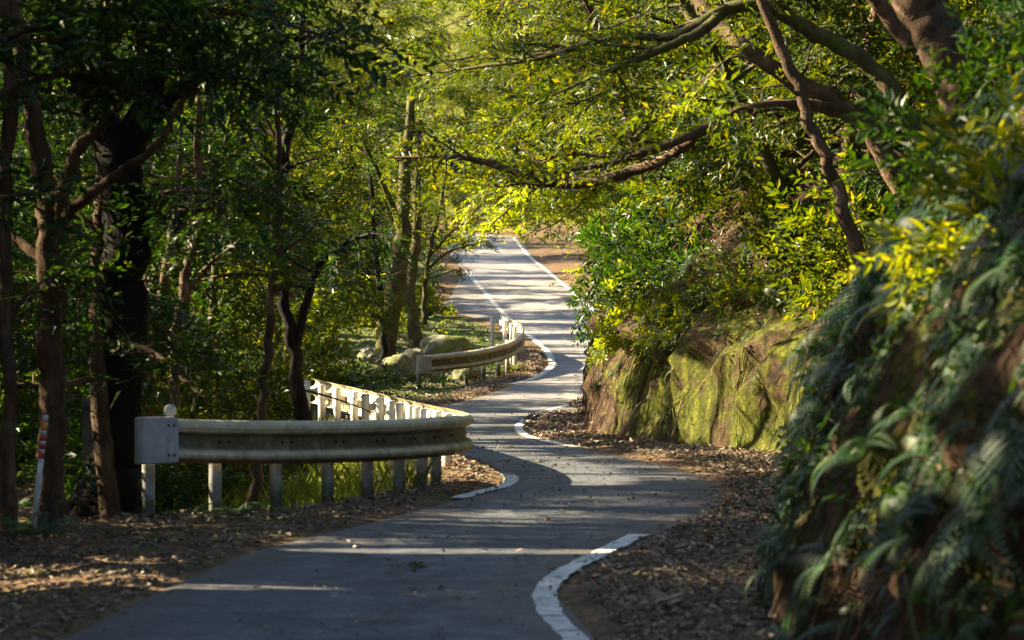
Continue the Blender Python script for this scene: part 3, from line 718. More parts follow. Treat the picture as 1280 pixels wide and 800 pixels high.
hero('dark_tree', 'thickest nearly black tree trunk just left of the nearer guardrail end',
     [([(128, 660, 28.2, .40), (136, 610, 28.2, .29), (148, 540, 28.2, .245), (152, 400, 28.2, .24), (156, 300, 28.2, .235), (152, 210, 28.2, .22), (120, 130, 28.2, .17), (85, 60, 28.2, .15), (40, -40, 28.2, .12), (0, -220, 28, .06)], .7),
      ([(152, 240, 28.2, .16), (176, 150, 28.1, .14), (200, 70, 28, .12), (232, -30, 27.8, .09), (260, -200, 27.5, .05)], .5),
      ([(160, 190, 28.2, .09), (230, 110, 28.0, .06), (330, 60, 27.5, .035), (420, 40, 27.3, .015)], .15)], BD, M['leaf_dark'], 'mid', 12, 4.5)
hero('thin_edge_tree', 'thin dark trunk at the very left border of the view',
     [([(12, 650, 25.5, .085), (10, 500, 25.5, .07), (2, 330, 25.5, .07), (10, 150, 25.5, .065), (0, -60, 25.5, .05)], None),
      ([(6, 420, 25.5, .03), (30, 370, 25.6, .02), (75, 340, 25.8, .01)], .5)], B, M['leaf_dark'], 'mid', 13)
hero('leaning_tree', 'grey leaning trunk crossing the back end of the nearer guardrail',
     [([(384, 545, 38, .115), (374, 500, 38, .10), (366, 430, 38, .085), (352, 360, 38, .07), (345, 300, 38, .08), (352, 220, 38, .07), (372, 110, 37.5, .05), (380, 0, 37, .03)], .45),
      ([(370, 430, 38, .06), (398, 335, 37.8, .05), (432, 305, 37.5, .035), (470, 290, 37, .015)], .2)], BD, M['leaf_dark'], 'fine', 14, 5)
hero('slender_tree', 'slender trunk with a sunlit reddish foot behind the nearer guardrail',
     [([(317, 632, 30.5, .07), (324, 560, 30.5, .06), (330, 480, 30.5, .055), (338, 400, 30.5, .05), (345, 300, 30.5, .045), (346, 170, 30.3, .035), (352, 20, 30, .02)], .5)], B, M['leaf_dark'], 'fine', 15, 5)
hero('crooked_tree', 'crooked thin trunk behind the round reflector on the nearer guardrail',
     [([(212, 545, 36, .09), (222, 470, 36, .075), (218, 420, 36, .075), (232, 350, 36, .07), (245, 260, 36, .06), (250, 120, 35.5, .04)], .5),
      ([(226, 400, 36, .05), (240, 360, 36, .04), (262, 330, 35.8, .03), (300, 300, 35.5, .015)], .4)], B, M['leaf_dark'], 'fine', 16, 4)
hero('grey_tree', 'stout grey trunk leaning right, directly behind the nearly black trunk',
     [([(175, 520, 42, .2), (190, 420, 42, .18), (198, 350, 42, .17), (225, 300, 41.5, .13), (250, 230, 41, .10), (262, 100, 41, .06)], .6),
      ([(192, 400, 42, .1), (185, 300, 42, .09), (200, 180, 42, .06)], .5)], BG, M['leaf_dark'], 'fine', 17, 5)
hero('lit_tree', 'sunlit mossy trunk standing among the boulders behind the far guardrail',
     [([(486, 480, 75, .40), (482, 440, 75, .30), (486, 400, 75, .28), (496, 350, 75, .27), (502, 300, 75, .22), (505, 240, 75, .17), (515, 120, 75, .1)], .5),
      ([(503, 290, 75, .1), (480, 230, 74, .07), (450, 170, 73, .04)], .3)], BM, M['leaf_mid'], 'mid', 18, 4)
hero('mossy_tree', 'narrower mossy trunk just right of the sunlit trunk, behind the boulders',
     [([(521, 445, 80, .24), (516, 400, 80, .17), (514, 350, 80, .15), (520, 290, 80, .12), (524, 150, 80, .08)], .4)], BM, M['leaf_mid'], 'mid', 19, 4)
hero('split_tree', 'thin dark stem in front of the sunlit trunk',
     [([(486, 490, 71, .12), (480, 440, 71, .09), (479, 400, 71, .08), (470, 330, 71, .07), (462, 220, 71, .05)], .5)], BD, M['leaf_dark'], 'mid', 20, 4)

LM = M['leaf_mid']
hero('arching_tree', 'dark thick limb leaning left over the road below the upper right trunk',
     [([(1160, 350, 34, .16), (1135, 250, 34, .14), (1090, 168, 34, .12), (1045, 128, 34, .11), (985, 95, 34, .10), (925, 55, 34, .09), (880, 10, 34.5, .1), (840, -70, 35, .06)], .45),
      ([(1060, 140, 34, .09), (1000, 131, 33.5, .07), (930, 138, 33, .062), (870, 166, 32.6, .055), (810, 190, 32.4, .045), (745, 208, 32.2, .03), (690, 215, 32, .018)], .35),
      ([(880, 163, 32.7, .05), (835, 197, 33, .062), (790, 214, 33.2, .066), (745, 227, 33.4, .062), (700, 230, 33.5, .055), (660, 220, 33.6, .046), (610, 204, 33.8, .038), (560, 196, 34, .026), (488, 197, 34.3, .012)], .35)], B, LM, 'fine', 21, 4.2)
hero('bowed_tree', 'mossy trunk arching high over the road with two long branches sweeping left',
     [([(1200, 330, 32, .13), (1165, 215, 32, .12), (1130, 142, 32, .11), (1080, 75, 32, .10), (1010, 38, 32, .09), (960, 8, 32, .08), (905, 12, 32, .07), (850, 44, 32, .06), (795, 45, 32.3, .05), (740, 52, 32.6, .04), (690, 69, 33, .032), (600, 84, 33.5, .02), (510, 95, 34, .01)], .5),
      ([(905, 14, 32, .06), (880, 36, 31.8, .062), (850, 52, 31.7, .05), (790, 78, 31.6, .036), (740, 96, 31.5, .025), (690, 120, 31.5, .012)], .4),
      ([(1000, 36, 32, .06), (940, -30, 31.5, .04), (850, -60, 31, .02)], .3)], BM, LM, 'fine', 22, 4.5)
hero('thin_arching_tree', 'thin brown stem slanting up left, in front of the dark thick limb',
     [([(1075, 340, 30, .085), (1050, 250, 30, .075), (1030, 190, 30, .07), (1008, 145, 30, .066), (990, 85, 30, .062), (955, 0, 30, .055), (930, -70, 30, .04), (880, -180, 30, .02)], .75),
      ([(1000, 120, 30, .02), (920, 70, 29.8, .014), (860, 130, 29.6, .006)], .3)], B, LM, 'fine', 23, 4)
hero('big_tree', 'thick brown leaning trunk at the upper right corner',
     [([(1265, 360, 25.5, .30), (1235, 220, 25.5, .26), (1203, 110, 25.5, .245), (1172, 40, 25.5, .235), (1140, -30, 25.5, .22), (1090, -160, 25.5, .17), (1020, -330, 26, .1)], .7),
      ([(1140, 60, 26.5, .08), (1110, 20, 26.5, .075), (1070, -30, 26.5, .07), (1000, -120, 27, .04)], .4)], B, LM, 'mid', 24, 3)
hero('yellow_limb_tree', 'sunlit yellow limb seen between the dark limbs at upper right',
     [([(1100, 300, 40, .16), (1040, 220, 40, .14), (985, 150, 40, .12), (945, 115, 40, .105), (900, 68, 40, .08), (860, 20, 40.5, .05), (820, -50, 41, .02)], .4),
      ([(1010, 190, 40, .07), (950, 192, 39.5, .055), (900, 186, 39.2, .045), (845, 184, 39, .03), (780, 170, 39, .015)], .3)], BM, LM, 'fine', 25, 4.5)
hero('hanging_maple', 'young yellow-green tree with tips hanging above the far bright road',
     [([(1000, 330, 64, .16), (930, 230, 64, .12), (850, 180, 64, .09), (770, 190, 64, .065), (700, 215, 64, .045), (650, 250, 64, .028), (612, 285, 64, .012)], .3),
      ([(770, 190, 64, .05), (740, 240, 65, .035), (700, 275, 66, .022), (668, 292, 66.5, .01)], .2),
      ([(700, 214, 64, .04), (640, 225, 65, .03), (590, 265, 66, .012)], .2),
      ([(850, 180, 64, .06), (800, 250, 65, .04), (765, 300, 66, .02), (745, 330, 66.5, .01)], .2)], BM, M['leaf_bright'], 'maple', 26, 8, free=True)

hero('roadside_tree', 'small leafy tree with fine twigs reaching over the left side of the far road',
     [([(532, 412, 92, .12), (530, 380, 92, .09), (534, 340, 92, .08), (540, 300, 92, .07), (552, 250, 92, .05), (560, 180, 92, .03)], .3),
      ([(536, 335, 92, .05), (560, 315, 92, .035), (590, 306, 92, .02), (612, 300, 92, .01)], .2),
      ([(538, 320, 92, .05), (565, 290, 92, .035), (600, 270, 92, .02), (628, 262, 92, .01)], .2),
      ([(534, 350, 92, .04), (560, 340, 92, .025), (582, 336, 92, .01)], .2)], BM, M['leaf_mid'], 'mid', 31, 5, free=True)
hero('sunny_tree', 'bright yellow-green tree arching in front of the top end of the far road',
     [([(820, 330, 118, .2), (790, 270, 118, .17), (740, 215, 118, .13), (690, 200, 118, .09), (650, 215, 118, .06), (615, 245, 118, .03), (590, 270, 118, .015)], .25),
      ([(740, 215, 118, .08), (700, 245, 118, .05), (675, 275, 118, .03), (655, 285, 118, .012)], .2),
      ([(690, 200, 118, .07), (640, 170, 118, .05), (580, 190, 118, .03), (540, 220, 118, .015)], .2),
      ([(650, 175, 118, .05), (620, 225, 117, .03), (600, 265, 117, .02), (578, 292, 117, .01)], .15),
      ([(620, 225, 117, .03), (640, 262, 116, .02), (626, 288, 116, .01)], .15),
      ([(600, 200, 118, .03), (560, 245, 117, .02), (548, 285, 117, .01)], .15),
      ([(790, 270, 118, .08), (750, 285, 118, .05), (720, 310, 118, .02)], .2)], BM, M['leaf_bright'], 'maple', 32, 5, twig_scale=1.5, side=(.9, 2.2), free=True)
hero('left_overhang_tree', 'slim tree outside the left border with leafy branches hanging across the top left',
     [([(-150, 640, 25.2, .12), (-140, 400, 25.2, .11), (-110, 200, 25.2, .09), (-60, 60, 25.2, .07), (0, -40, 25.2, .05), (80, -120, 25.2, .03)], .6),
      ([(-115, 220, 25.2, .05), (-20, 130, 25.2, .04), (90, 90, 25.2, .03), (200, 80, 25.2, .02), (300, 95, 25.2, .01)], .15),
      ([(-80, 100, 25.2, .05), (40, 30, 25.2, .04), (170, 10, 25.2, .03), (320, 20, 25.2, .02), (420, 50, 25.2, .01)], .15),
      ([(-130, 330, 25.4, .04), (-40, 260, 25.4, .03), (40, 240, 25.4, .015)], .3)], B, M['leaf_dark'], 'mid', 33, 6.5)
# generic forest trees: a few kinds, each placed tree has its own trunk and crown objects
def tree_kind(seed, h, r0, nl, reach, twigs, z0=.26, per_m=6.5, lean=.06, up=.5):
    rng = np.random.default_rng(seed); mb = MB(); n = 12
    z = np.linspace(-.5, h, n); ph = rng.uniform(0, 6, 4)
    pt = np.stack([lean * z * cos(ph[0]) + .12 * np.sin(z * .9 + ph[1]), lean * z * sin(ph[0]) + .12 * np.sin(z * .8 + ph[2]), z], -1)
    rad = r0 * (1 - .85 * (np.clip(z, 0, h) / h)) ; rad[0] *= 1.5; rad[1] *= 1.15
    s = smooth_line(np.column_stack([pt, rad]), 4); mb.tube(s[:, :3], s[:, 3], 10, wob=.15, seed=seed)
    lines = []
    for i in range(nl):
        f = z0 + (1 - z0) * (i + rng.random()) / nl; f = min(f, .98); k = f * (len(s) - 1) * .96 + .04 * (len(s) - 1); i0 = int(k)
        p = s[i0, :3]; az = i * 2.4 + rng.uniform(-.5, .5); L = reach * (1.05 - .6 * abs(f - .5)) * rng.uniform(.65, 1.15)
        d = np.array([cos(az), sin(az), up * rng.uniform(.2, 1.0)]); d /= np.linalg.norm(d); q = [p]
        for j in range(5):
            d = d + rng.normal(0, .16, 3) + [0, 0, -.05]; d /= np.linalg.norm(d); q.append(q[-1] + d * L / 5)
        q = np.array(q); rr_ = np.linspace(max(.02, s[i0, 3] * .45), .008, 6); sm = smooth_line(np.column_stack([q, rr_]), 3)
        mb.tube(sm[:, :3], sm[:, 3], 6, cap=False); lines.append((sm[:, :3], sm[:, 3]))
    W = grow(rng, lines, twigs, per_m, (.5, 1.3), .2, mb=mb)
    return mb, W
PIECES = {}
def kind_meshes(seed, bark, leaf, **kw):
    mb, W = tree_kind(seed, **kw); rng = np.random.default_rng(seed)
    by = {}
    for f in mb.F: by.setdefault(f.shape[1], []).append(f)
    tm = mesh_np('trunk', np.vstack(mb.V), [np.vstack(v) for v in by.values()], [bark], None, True)
    r = rng.random(len(W)); cm = leaf_mesh('crown', W, leaf, rng, r)
    PIECES[cm.name] = (mb, bark)
    return tm, cm, W, r, leaf
KT = {
 'dark_a': kind_meshes(101, B, M['leaf_dark'], h=8.5, r0=.15, nl=20, reach=3.0, twigs='mid'),
 'dark_b': kind_meshes(102, B, M['leaf_dark'], h=7.0, r0=.11, nl=18, reach=2.6, twigs='fine', lean=.12),
 'dark_c': kind_meshes(103, B, M['leaf_dark'], h=5.2, r0=.08, nl=18, reach=2.1, twigs='mid', z0=.15, lean=.08),
 'mid_a': kind_meshes(104, B, M['leaf_mid'], h=7.5, r0=.14, nl=20, reach=3.0, twigs='fine'),
 'mid_b': kind_meshes(105, BM, M['leaf_mid'], h=6.0, r0=.11, nl=18, reach=2.6, twigs='mid', z0=.2, lean=.12),
 'tall': kind_meshes(107, B, M['leaf_mid'], h=13, r0=.22, nl=22, reach=5.0, twigs='mid', z0=.52, up=.35),
 'bright': kind_meshes(106, BM, M['leaf_bright'], h=5.0, r0=.08, nl=16, reach=2.2, twigs='maple', z0=.2, per_m=5),
}
NT_COUNT = {}
def place_tree(kind, x, D, rz, sc, label, group, name='forest_tree', cat='tree', z=None, tilt=(0, 0)):
    tm, cm, W, r, leaf = KT[kind]
    hk = {'dark_a': 8.5, 'dark_b': 7, 'dark_c': 5.2, 'mid_a': 7.5, 'mid_b': 6, 'bright': 5, 'tall': 13}[kind] * sc
    for _try in range(14):
        zz = np.linspace(0, hk * .8, 24); q = np.stack([x + tilt[1] * zz, D - tilt[0] * zz, float(land_z(x, D)) + zz], -1)
        if not sun_open(q).any(): break
        x += RT.uniform(0, .6) * (1 if x > 0 else -1); D += RT.uniform(-.5, .5)
    z = float(land_z(x, D)) if z is None else z
    root = empty(name, (x, D, z - .05), rz); root.scale = (sc,) * 3; root.rotation_euler = (tilt[0], tilt[1], rz)
    tag(root, label, cat, group)
    from mathutils import Euler
    Rm = np.array(Euler((tilt[0], tilt[1], rz)).to_matrix())
    mb, bark = PIECES[cm.name]; drop = []
    if x < -2 and D < 130:
        lens = [len(v) for v in mb.V]; so = sun_open((np.vstack(mb.V) * sc) @ Rm.T + [x, D, z - .05])
        drop = [k for k, part in enumerate(np.split(so, np.cumsum(lens)[:-1])) if k > 0 and part.any()]
    if drop:                                                            # limbs crossing a sun gap are left out so its light passes
        m2 = MB(); off = 0; fi = 0; ds = set(drop); starts = np.concatenate([[0], np.cumsum(lens)])
        fs = [(f, int(np.searchsorted(starts, f.min(), side='right')) - 1) for f in mb.F]
        for k, v in enumerate(mb.V):
            if k in ds: continue
            m2.add(v, *[f - starts[k] for f, kk in fs if kk == k])
        by = {}
        for f in m2.F: by.setdefault(f.shape[1], []).append(f)
        tm = mesh_np('trunk', np.vstack(m2.V), [np.vstack(v) for v in by.values()], [bark], None, True)
    obj('trunk', tm, root)
    c = (W.mean(1) * sc) @ Rm.T + [x, D, z - .05]
    bad = road_open(c) | hollow_open(c) | (sun_open(c) & (R.random(len(c)) > .05))
    if bad.sum() > .002 * len(c): obj('crown', leaf_mesh('crown', W[~bad], leaf, R, r[~bad]), root)
    else: obj('crown', cm, root)
    return root

def scatter(n, fu, fd, mind, ok=lambda x, D: True):
    pts, tries = [], 0
    while len(pts) < n and tries < n * 60:
        tries += 1; D = fd(); x = fu(D)
        if ok(x, D) and all((x - q[0])**2 + (D - q[1])**2 > mind**2 for q in pts): pts.append((x, D))
    return pts

RT = np.random.default_rng(42)
def left_ok(x, D):
    if D < 51 and 640 + x / D * F > 345: return False
    u = float(xL(D)) - x
    if D < 27 and x > -5.9: return False
    if D < 46 and u < 3.2: return False
    if 62 < D < 86 and u < 4.0: return False
    if D > 86 and 640 + x / D * F > 545: return False
    return True
for x, D in scatter(54, lambda D: float(xL(D)) - RT.uniform(2.6, 19), lambda: RT.uniform(17, 64), 1.9, left_ok):
    k = RT.choice(['dark_a', 'dark_b', 'dark_c', 'dark_b'])
    place_tree(k, x, D, RT.uniform(0, 6.28), RT.uniform(.75, 1.05), 'unseen evergreen tree added left of the view to shade the road', 'evergreen trees in the left wood', 'evergreen_tree')
for x, D in scatter(36, lambda D: float(xL(D)) - RT.uniform(3.6, 26), lambda: RT.uniform(62, 125), 2.6, left_ok):
    k = RT.choice(['mid_a', 'mid_b', 'dark_a', 'mid_b'])
    place_tree(k, x, D, RT.uniform(0, 6.28), RT.uniform(.9, 1.3), 'leafy green tree in the wood beyond the far guardrail', 'trees beyond the far guardrail', 'woodland_tree')
for x, D in scatter(34, lambda D: float(xL(D)) - RT.uniform(5, 40), lambda: RT.uniform(125, 215), 4.0, left_ok):
    place_tree(RT.choice(['mid_a', 'mid_b', 'bright']), x, D, RT.uniform(0, 6.28), RT.uniform(1.3, 2.0), 'distant bright tree on the hill where the road disappears', 'distant trees on the hill', 'hillside_tree')
for x, D in scatter(16, lambda D: RT.uniform(-45, 40), lambda: RT.uniform(222, 300), 7):
    place_tree(RT.choice(['mid_a', 'mid_b', 'bright']), x, D, RT.uniform(0, 6.28), RT.uniform(1.8, 2.7), 'distant bright tree on the hill where the road disappears', 'distant trees on the hill', 'hillside_tree')
for x, D in scatter(34, lambda D: float(xB(D)) + RT.uniform(2.0, 9), lambda: RT.uniform(29, 82), 1.9):
    place_tree(RT.choice(['mid_a', 'mid_b', 'dark_c', 'mid_a']), x, D, RT.uniform(0, 6.28), RT.uniform(.75, 1.05), 'leafy tree rooted on top of the steep bank right of the road', 'trees on top of the bank', 'bank_tree', tilt=(RT.uniform(-.1, .1), RT.uniform(-.25, 0)))
for x, D in scatter(34, lambda D: float(xB(D)) + RT.uniform(3.0, 22), lambda: RT.uniform(84, 205), 3.4, lambda x, D: 640 + x / D * F > 765):
    place_tree(RT.choice(['mid_a', 'mid_b', 'bright', 'mid_a']), x, D, RT.uniform(0, 6.28), RT.uniform(1.1, 1.8), 'green tree on the far slope right of the bright road', 'trees on the far right slope', 'slope_tree')
for D, x in ((14, -10), (18, -8.5), (20, -11.5), (24, -9), (22, -7), (16, -7), (11, -8), (8, -6.5), (19, -14), (25, -12.5), (15, -13), (22, -10), (17, -10), (20, -6.4)):  # out-of-view trees added at left to throw shade over the near road
    place_tree('dark_a' if (D + x) % 2 < 1 else 'dark_b', x, D, D * 1.3, 1.05, 'unseen evergreen tree added left of the view to shade the road', 'evergreen trees in the left wood', 'evergreen_tree')
for D, x in ((29, 8.6),):
    place_tree('mid_a', x, D, D * 2.1, .8, 'leafy tree rooted on top of the steep bank right of the road', 'trees on top of the bank', 'bank_tree', tilt=(0, -.15))
for D, x in ((215, -8), (228, -4.5), (236, -1), (205, -13), (100, -4.6), (112, -5.5), (86, -5.0), (12, -9.5), (16, -12), (20, -15), (24, -11.5), (14, -16), (8, -11), (29, -13), (28, 6.6), (36, 6.6), (45, 5.6), (2, -6.2), (18, -7.2), (27, -7.6), (35, -8.2), (44, -8.5), (54, -7.6), (56, 5.0), (-6, -6), (66, 6.0), (70, -5.4)):  # near trees out of view, added to cut skylight and sun; far ones fill sky
    place_tree('tall', x, D, D * 1.9, 1.0, 'tall tree added to close the canopy and shade the road, mostly out of view', 'tall trees added to close the canopy', 'added_tall_tree')
for i, (px, D, sc) in enumerate(((700, 196, 1.5), (735, 190, 1.4), (668, 208, 1.7), (765, 182, 1.4), (640, 226, 1.8), (720, 214, 1.9), (600, 214, 1.6), (560, 200, 1.6), (690, 232, 2.2))):
    place_tree('bright' if i % 2 else 'mid_b', (px - 640) / F * D, D, i * 1.3, sc, 'distant bright tree on the hill where the road disappears', 'distant trees on the hill', 'hillside_tree')
# trees that lean out over the road and close the canopy
for i, (D, side, s) in enumerate(((38, 1, 1.0), (45, 1, 1.1), (52, 1, 1.1), (59, 1, 1.2), (68, 1, 1.2), (78, 1, 1.3), (42, -1, .95), (50, -1, 1.0), (58, -1, 1.05))):
    x = float(xB(D)) + 1.6 if side > 0 else float(xL(D)) - 2.2
    place_tree('mid_a' if i % 2 else 'mid_b', x, D, i * 2.0, s, 'leafy tree leaning out over the road and closing the canopy', 'trees leaning over the road', 'leaning_canopy_tree', tilt=(0, -.38 * side))

for i, (x, D, sc) in enumerate(((-5.2, 150, .9), (-6.5, 158, 1.1), (-7.5, 166, 1.0), (-9.5, 175, 1.2), (4.5, 176, 1.0), (3.4, 190, 1.1), (1.8, 198, 1.2), (-1.5, 208, 1.2), (-4.2, 218, 1.3), (6.5, 168, 1.0))):
    place_tree('bright', x, D, i * 1.9, sc, 'distant bright tree on the hill where the road disappears', 'distant trees on the hill', 'hillside_tree')
# wooded hillside closing the view: far too many crowns to count
n = 14000; D_ = RT.uniform(150, 460, n); x_ = RT.uniform(-.24, .24, n) * D_ * 1.2; k = (x_ < xL(D_) - 9) | (x_ > xB(D_) + 8) | (D_ > 262); D_, x_ = D_[k], x_[k]
h_ = RT.random(len(x_))**.7 * (9 + 4 * vnoise(x_ * .12, D_ * .12, 1)); pb = np.stack([x_, D_, land_z(x_, D_) + h_], -1)
W = place_twigs(RT, TW['maple'], pb, RT.normal(0, 1, pb.shape) * [1, 1, .4], RT.uniform(3.0, 5.0, len(pb)), .8)
W = W[~sun_open(W.mean(1)) & ~((W.mean(1)[:, 2] - gz(W.mean(1)[:, 1]) < 6) & (W.mean(1)[:, 0] > xL(W.mean(1)[:, 1]) - 2) & (W.mean(1)[:, 0] < xR(W.mean(1)[:, 1]) + 2) & (W.mean(1)[:, 1] < 240))]
tag(obj('far_wood', leaf_mesh('far_wood', W, M['leaf_mid'], RT)), 'far-off wooded hillside behind the end of the road', 'wood', kind='stuff')

# ------------------------------------------------------------------ shrubs, ferns
def shrub_kind(seed, leaf, twigs, h=1.0, stems=8, per_m=11):
    rng = np.random.default_rng(seed); mb = MB(); lines = []
    for i in range(stems):
        az = i * 2.4 + rng.uniform(-.4, .4); d = np.array([cos(az) * .75, sin(az) * .75, rng.uniform(.5, 1.1)]); d /= np.linalg.norm(d); q = [np.array([.05*cos(az), .05*sin(az), -.15])]
        for j in range(5):
            d = d + rng.normal(0, .14, 3) + [0, 0, -.07]; d /= np.linalg.norm(d); q.append(q[-1] + d * h * rng.uniform(.75, 1.2) / 5)
        q = np.array(q); r_ = np.linspace(.016, .005, 6); mb.tube(q, r_, 5, cap=False); lines.append((q, r_))
    W = grow(rng, lines, twigs, per_m, (.25, .55), .12, mb=mb, twig_sp=.11, thin=.006)
    return mb, W
def shrub_meshes(seed, leaf, twigs, **kw):
    mb, W = shrub_kind(seed, leaf, twigs, **kw); rng = np.random.default_rng(seed)
    by = {}
    for f in mb.F: by.setdefault(f.shape[1], []).append(f)
    sm = mesh_np('stem', np.vstack(mb.V), [np.vstack(v) for v in by.values()], [M['bark']], None, True)
    r = rng.random(len(W)); return sm, leaf_mesh('foliage', W, leaf, rng, r), W, r, leaf
KS = {
 'dark_a': shrub_meshes(201, M['leaf_dark'], 'mid'), 'dark_b': shrub_meshes(202, M['leaf_dark'], 'fine', h=.8),
 'mid_a': shrub_meshes(203, M['leaf_mid'], 'fine'), 'mid_b': shrub_meshes(204, M['leaf_mid'], 'maple', h=1.1),
 'bright': shrub_meshes(205, M['leaf_bright'], 'maple', h=.9), 'big': shrub_meshes(206, M['leaf_mid'], 'big', h=.9, stems=7, per_m=7), 'big_bright': shrub_meshes(207, M['leaf_bright'], 'big', h=.8, stems=6, per_m=6),
}
def place_shrub(kind, p, rz, sc, label, group, name='shrub', tilt=(0, 0), cat='shrub'):
    from mathutils import Euler
    sm, fm, W, r, leaf = KS[kind]
    root = empty(name, tuple(p)); root.rotation_euler = (tilt[0], tilt[1], rz); root.scale = (sc,) * 3; tag(root, label, cat, group)
    Rm = np.array(Euler((tilt[0], tilt[1], rz)).to_matrix()); c = (W.mean(1) * sc) @ Rm.T + np.asarray(p)
    bad = road_open(c) | hollow_open(c) | (sun_open(c) & (R.random(len(c)) > .05))
    obj('stem', sm, root)
    obj('foliage', leaf_mesh('foliage', W[~bad], leaf, R, r[~bad]) if bad.sum() > .01 * len(c) else fm, root)
    return root
RS = np.random.default_rng(5)
def bank_spots(n, t0, t1, d0, d1, mind, ok=lambda t, D: True):
    out, tries = [], 0
    while len(out) < n and tries < n * 40:
        tries += 1; t, D = RS.uniform(t0, t1), RS.uniform(d0, d1); p = bank_p(t, D)
        if ok(t, D) and all(np.sum((p - q)**2) > mind**2 for q in out): out.append(p)
    return out
wall_free = lambda t, D: not (32 < D < 47 and t < .95)
for p in bank_spots(75, .9, 6.5, 30, 66, .8, wall_free):
    place_shrub(RS.choice(['dark_a', 'mid_a', 'mid_b', 'dark_b', 'mid_a']), p, RS.uniform(0, 6.28), RS.uniform(.7, 1.25), 'leafy shrub growing on the upper part of the steep bank', 'shrubs on the bank', 'bank_shrub', (0, RS.uniform(-.7, -.2)))
for p in bank_spots(46, 3.0, 12, 40, 84, 1.2):
    place_shrub(RS.choice(['mid_a', 'mid_b', 'dark_a']), p, RS.uniform(0, 6.28), RS.uniform(1.1, 1.7), 'leafy shrub growing on the upper part of the steep bank', 'shrubs on the bank', 'bank_shrub', (0, RS.uniform(-.6, -.1)))
for p in bank_spots(90, 2.0, 14, 68, 185, 1.7, lambda t, D: 640 + (float(xB(D)) + t) / D * F > 772):
    place_shrub(RS.choice(['mid_a', 'mid_b', 'bright', 'bright']), p, RS.uniform(0, 6.28), RS.uniform(1.2, 2.0), 'bright shrub beside the distant sunny stretch of road', 'shrubs along the far road', 'roadside_shrub')
for p in bank_spots(52, 1.5, 5.2, 12, 32, .5):
    place_shrub(RS.choice(['dark_b', 'dark_a', 'dark_a']), p, RS.uniform(0, 6.28), RS.uniform(.5, .85), 'dark leafy shrub on the near fern slope at right', 'shrubs on the near slope', 'slope_shrub', (0, RS.uniform(-.8, -.3)))
for i, (px, py, D, s, k) in enumerate(((1235, 285, 13.2, .68, 'big_bright'), (1266, 205, 12.6, .68, 'big_bright'))):
    p = slope_at(px, py + 50)
    place_shrub(k, p, i * 1.7, s, ['broad-leaved bush with big yellow-green sunlit leaves at right', 'upper of the two sunlit broad-leaved bushes at the right border'][i], None, 'broadleaf_bush', (0, -.5), 'bush')
for i, (px, py, D, s) in enumerate(((764, 425, 55, .6), (790, 385, 52, .75), (800, 420, 48, .6), (845, 400, 45, .6), (800, 340, 60, .9))):
    p = slope_at(px + 6, py)
    place_shrub('bright', p, i * 2.2, s, 'yellow-green shrub hanging from the corner of the steep bank', 'yellow-green shrubs at the bank corner', 'hanging_shrub', (0, -.9))
sp = scatter(52, lambda D: float(xL(D)) - RS.uniform(1.9, 14), lambda: RS.uniform(20, 62), .9, lambda x, D: (D > 27.5 or x < -.25 * D) and not (D < 52 and 640 + x / D * F > 360) and not (float(xL(D)) - x < 3.0 and D < 48 and x > -3.2))
for x, D in sp:
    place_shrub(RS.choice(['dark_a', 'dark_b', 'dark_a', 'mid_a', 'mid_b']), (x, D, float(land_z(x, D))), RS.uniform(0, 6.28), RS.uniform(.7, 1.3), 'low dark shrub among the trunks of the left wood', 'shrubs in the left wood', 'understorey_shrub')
sp = scatter(34, lambda D: float(xL(D)) - RS.uniform(1.6, 16), lambda: RS.uniform(62, 135), 1.5, lambda x, D: not (float(xL(D)) - x < 6.5 and D < 88))
for x, D in sp:
    place_shrub(RS.choice(['mid_a', 'mid_b', 'bright']), (x, D, float(land_z(x, D))), RS.uniform(0, 6.28), RS.uniform(1.0, 1.8), 'green shrub in the wood left of the far road', 'shrubs left of the far road', 'woodland_shrub')
for i, (px, py, D, s) in enumerate(((478, 398, 96, 1.2), (548, 388, 100, 1.0), (450, 420, 90, 1.0), (520, 380, 104, 1.4), (640, 437, 74, .35))):
    p = P(px, py, D); p[2] = float(land_z(p[0], p[1])) - .05
    place_shrub('bright', p, i * 1.3, s, 'sunlit yellow-green sapling on the mossy ground behind the far guardrail', 'sunlit saplings behind the far guardrail', 'sapling', cat='sapling')

def fern_kind(seed, n=9, L=.62, droop=1.0):
    rng = np.random.default_rng(seed); V = []
    for i in range(n):
        az = 2*pi*i/n + rng.uniform(-.3, .3); l = L * rng.uniform(.7, 1.15); e0 = rng.uniform(.5, 1.0); m = 20
        s = np.linspace(0, 1, m); el = e0 - droop * 1.5 * s**1.2; ds = l / m
        x = np.cumsum(np.cos(el)) * ds; z = np.cumsum(np.sin(el)) * ds
        for j in range(1, m):
            pl = .17 * l / .62 * (1 - s[j])**.8 * (.55 + 1.6 * min(s[j], .28)) + .012
            for sd in (-1, 1):
                w = .022 * l / .62
                b = np.array([x[j], 0, z[j]]); tip = b + [pl * .35, sd * pl, -pl * .22]
                f = np.array([cos(el[j]), 0, sin(el[j])]) * w * .5
                mid = (b * .55 + tip * .45)
                q = np.array([b - f * .6, mid - f + [0, 0, .004], tip, mid + f + [0, 0, .004]])
                V.append(np.stack([q[:, 0]*cos(az) - q[:, 1]*sin(az), q[:, 0]*sin(az) + q[:, 1]*cos(az), q[:, 2]], -1))
    return np.array(V)
KF = []
for k in range(4):
    Wf = fern_kind(300 + k, n=8 + k, L=.55 + .08 * k, droop=.8 + .12 * k); rg = np.random.default_rng(k)
    r_ = np.repeat(np.random.default_rng(k).random(8 + k), len(Wf) // (8 + k))
    KF.append((leaf_mesh('fern', Wf, M['fern'], rg, r_), leaf_mesh('dry_fern', Wf, M['fern_dry'], rg, r_)))
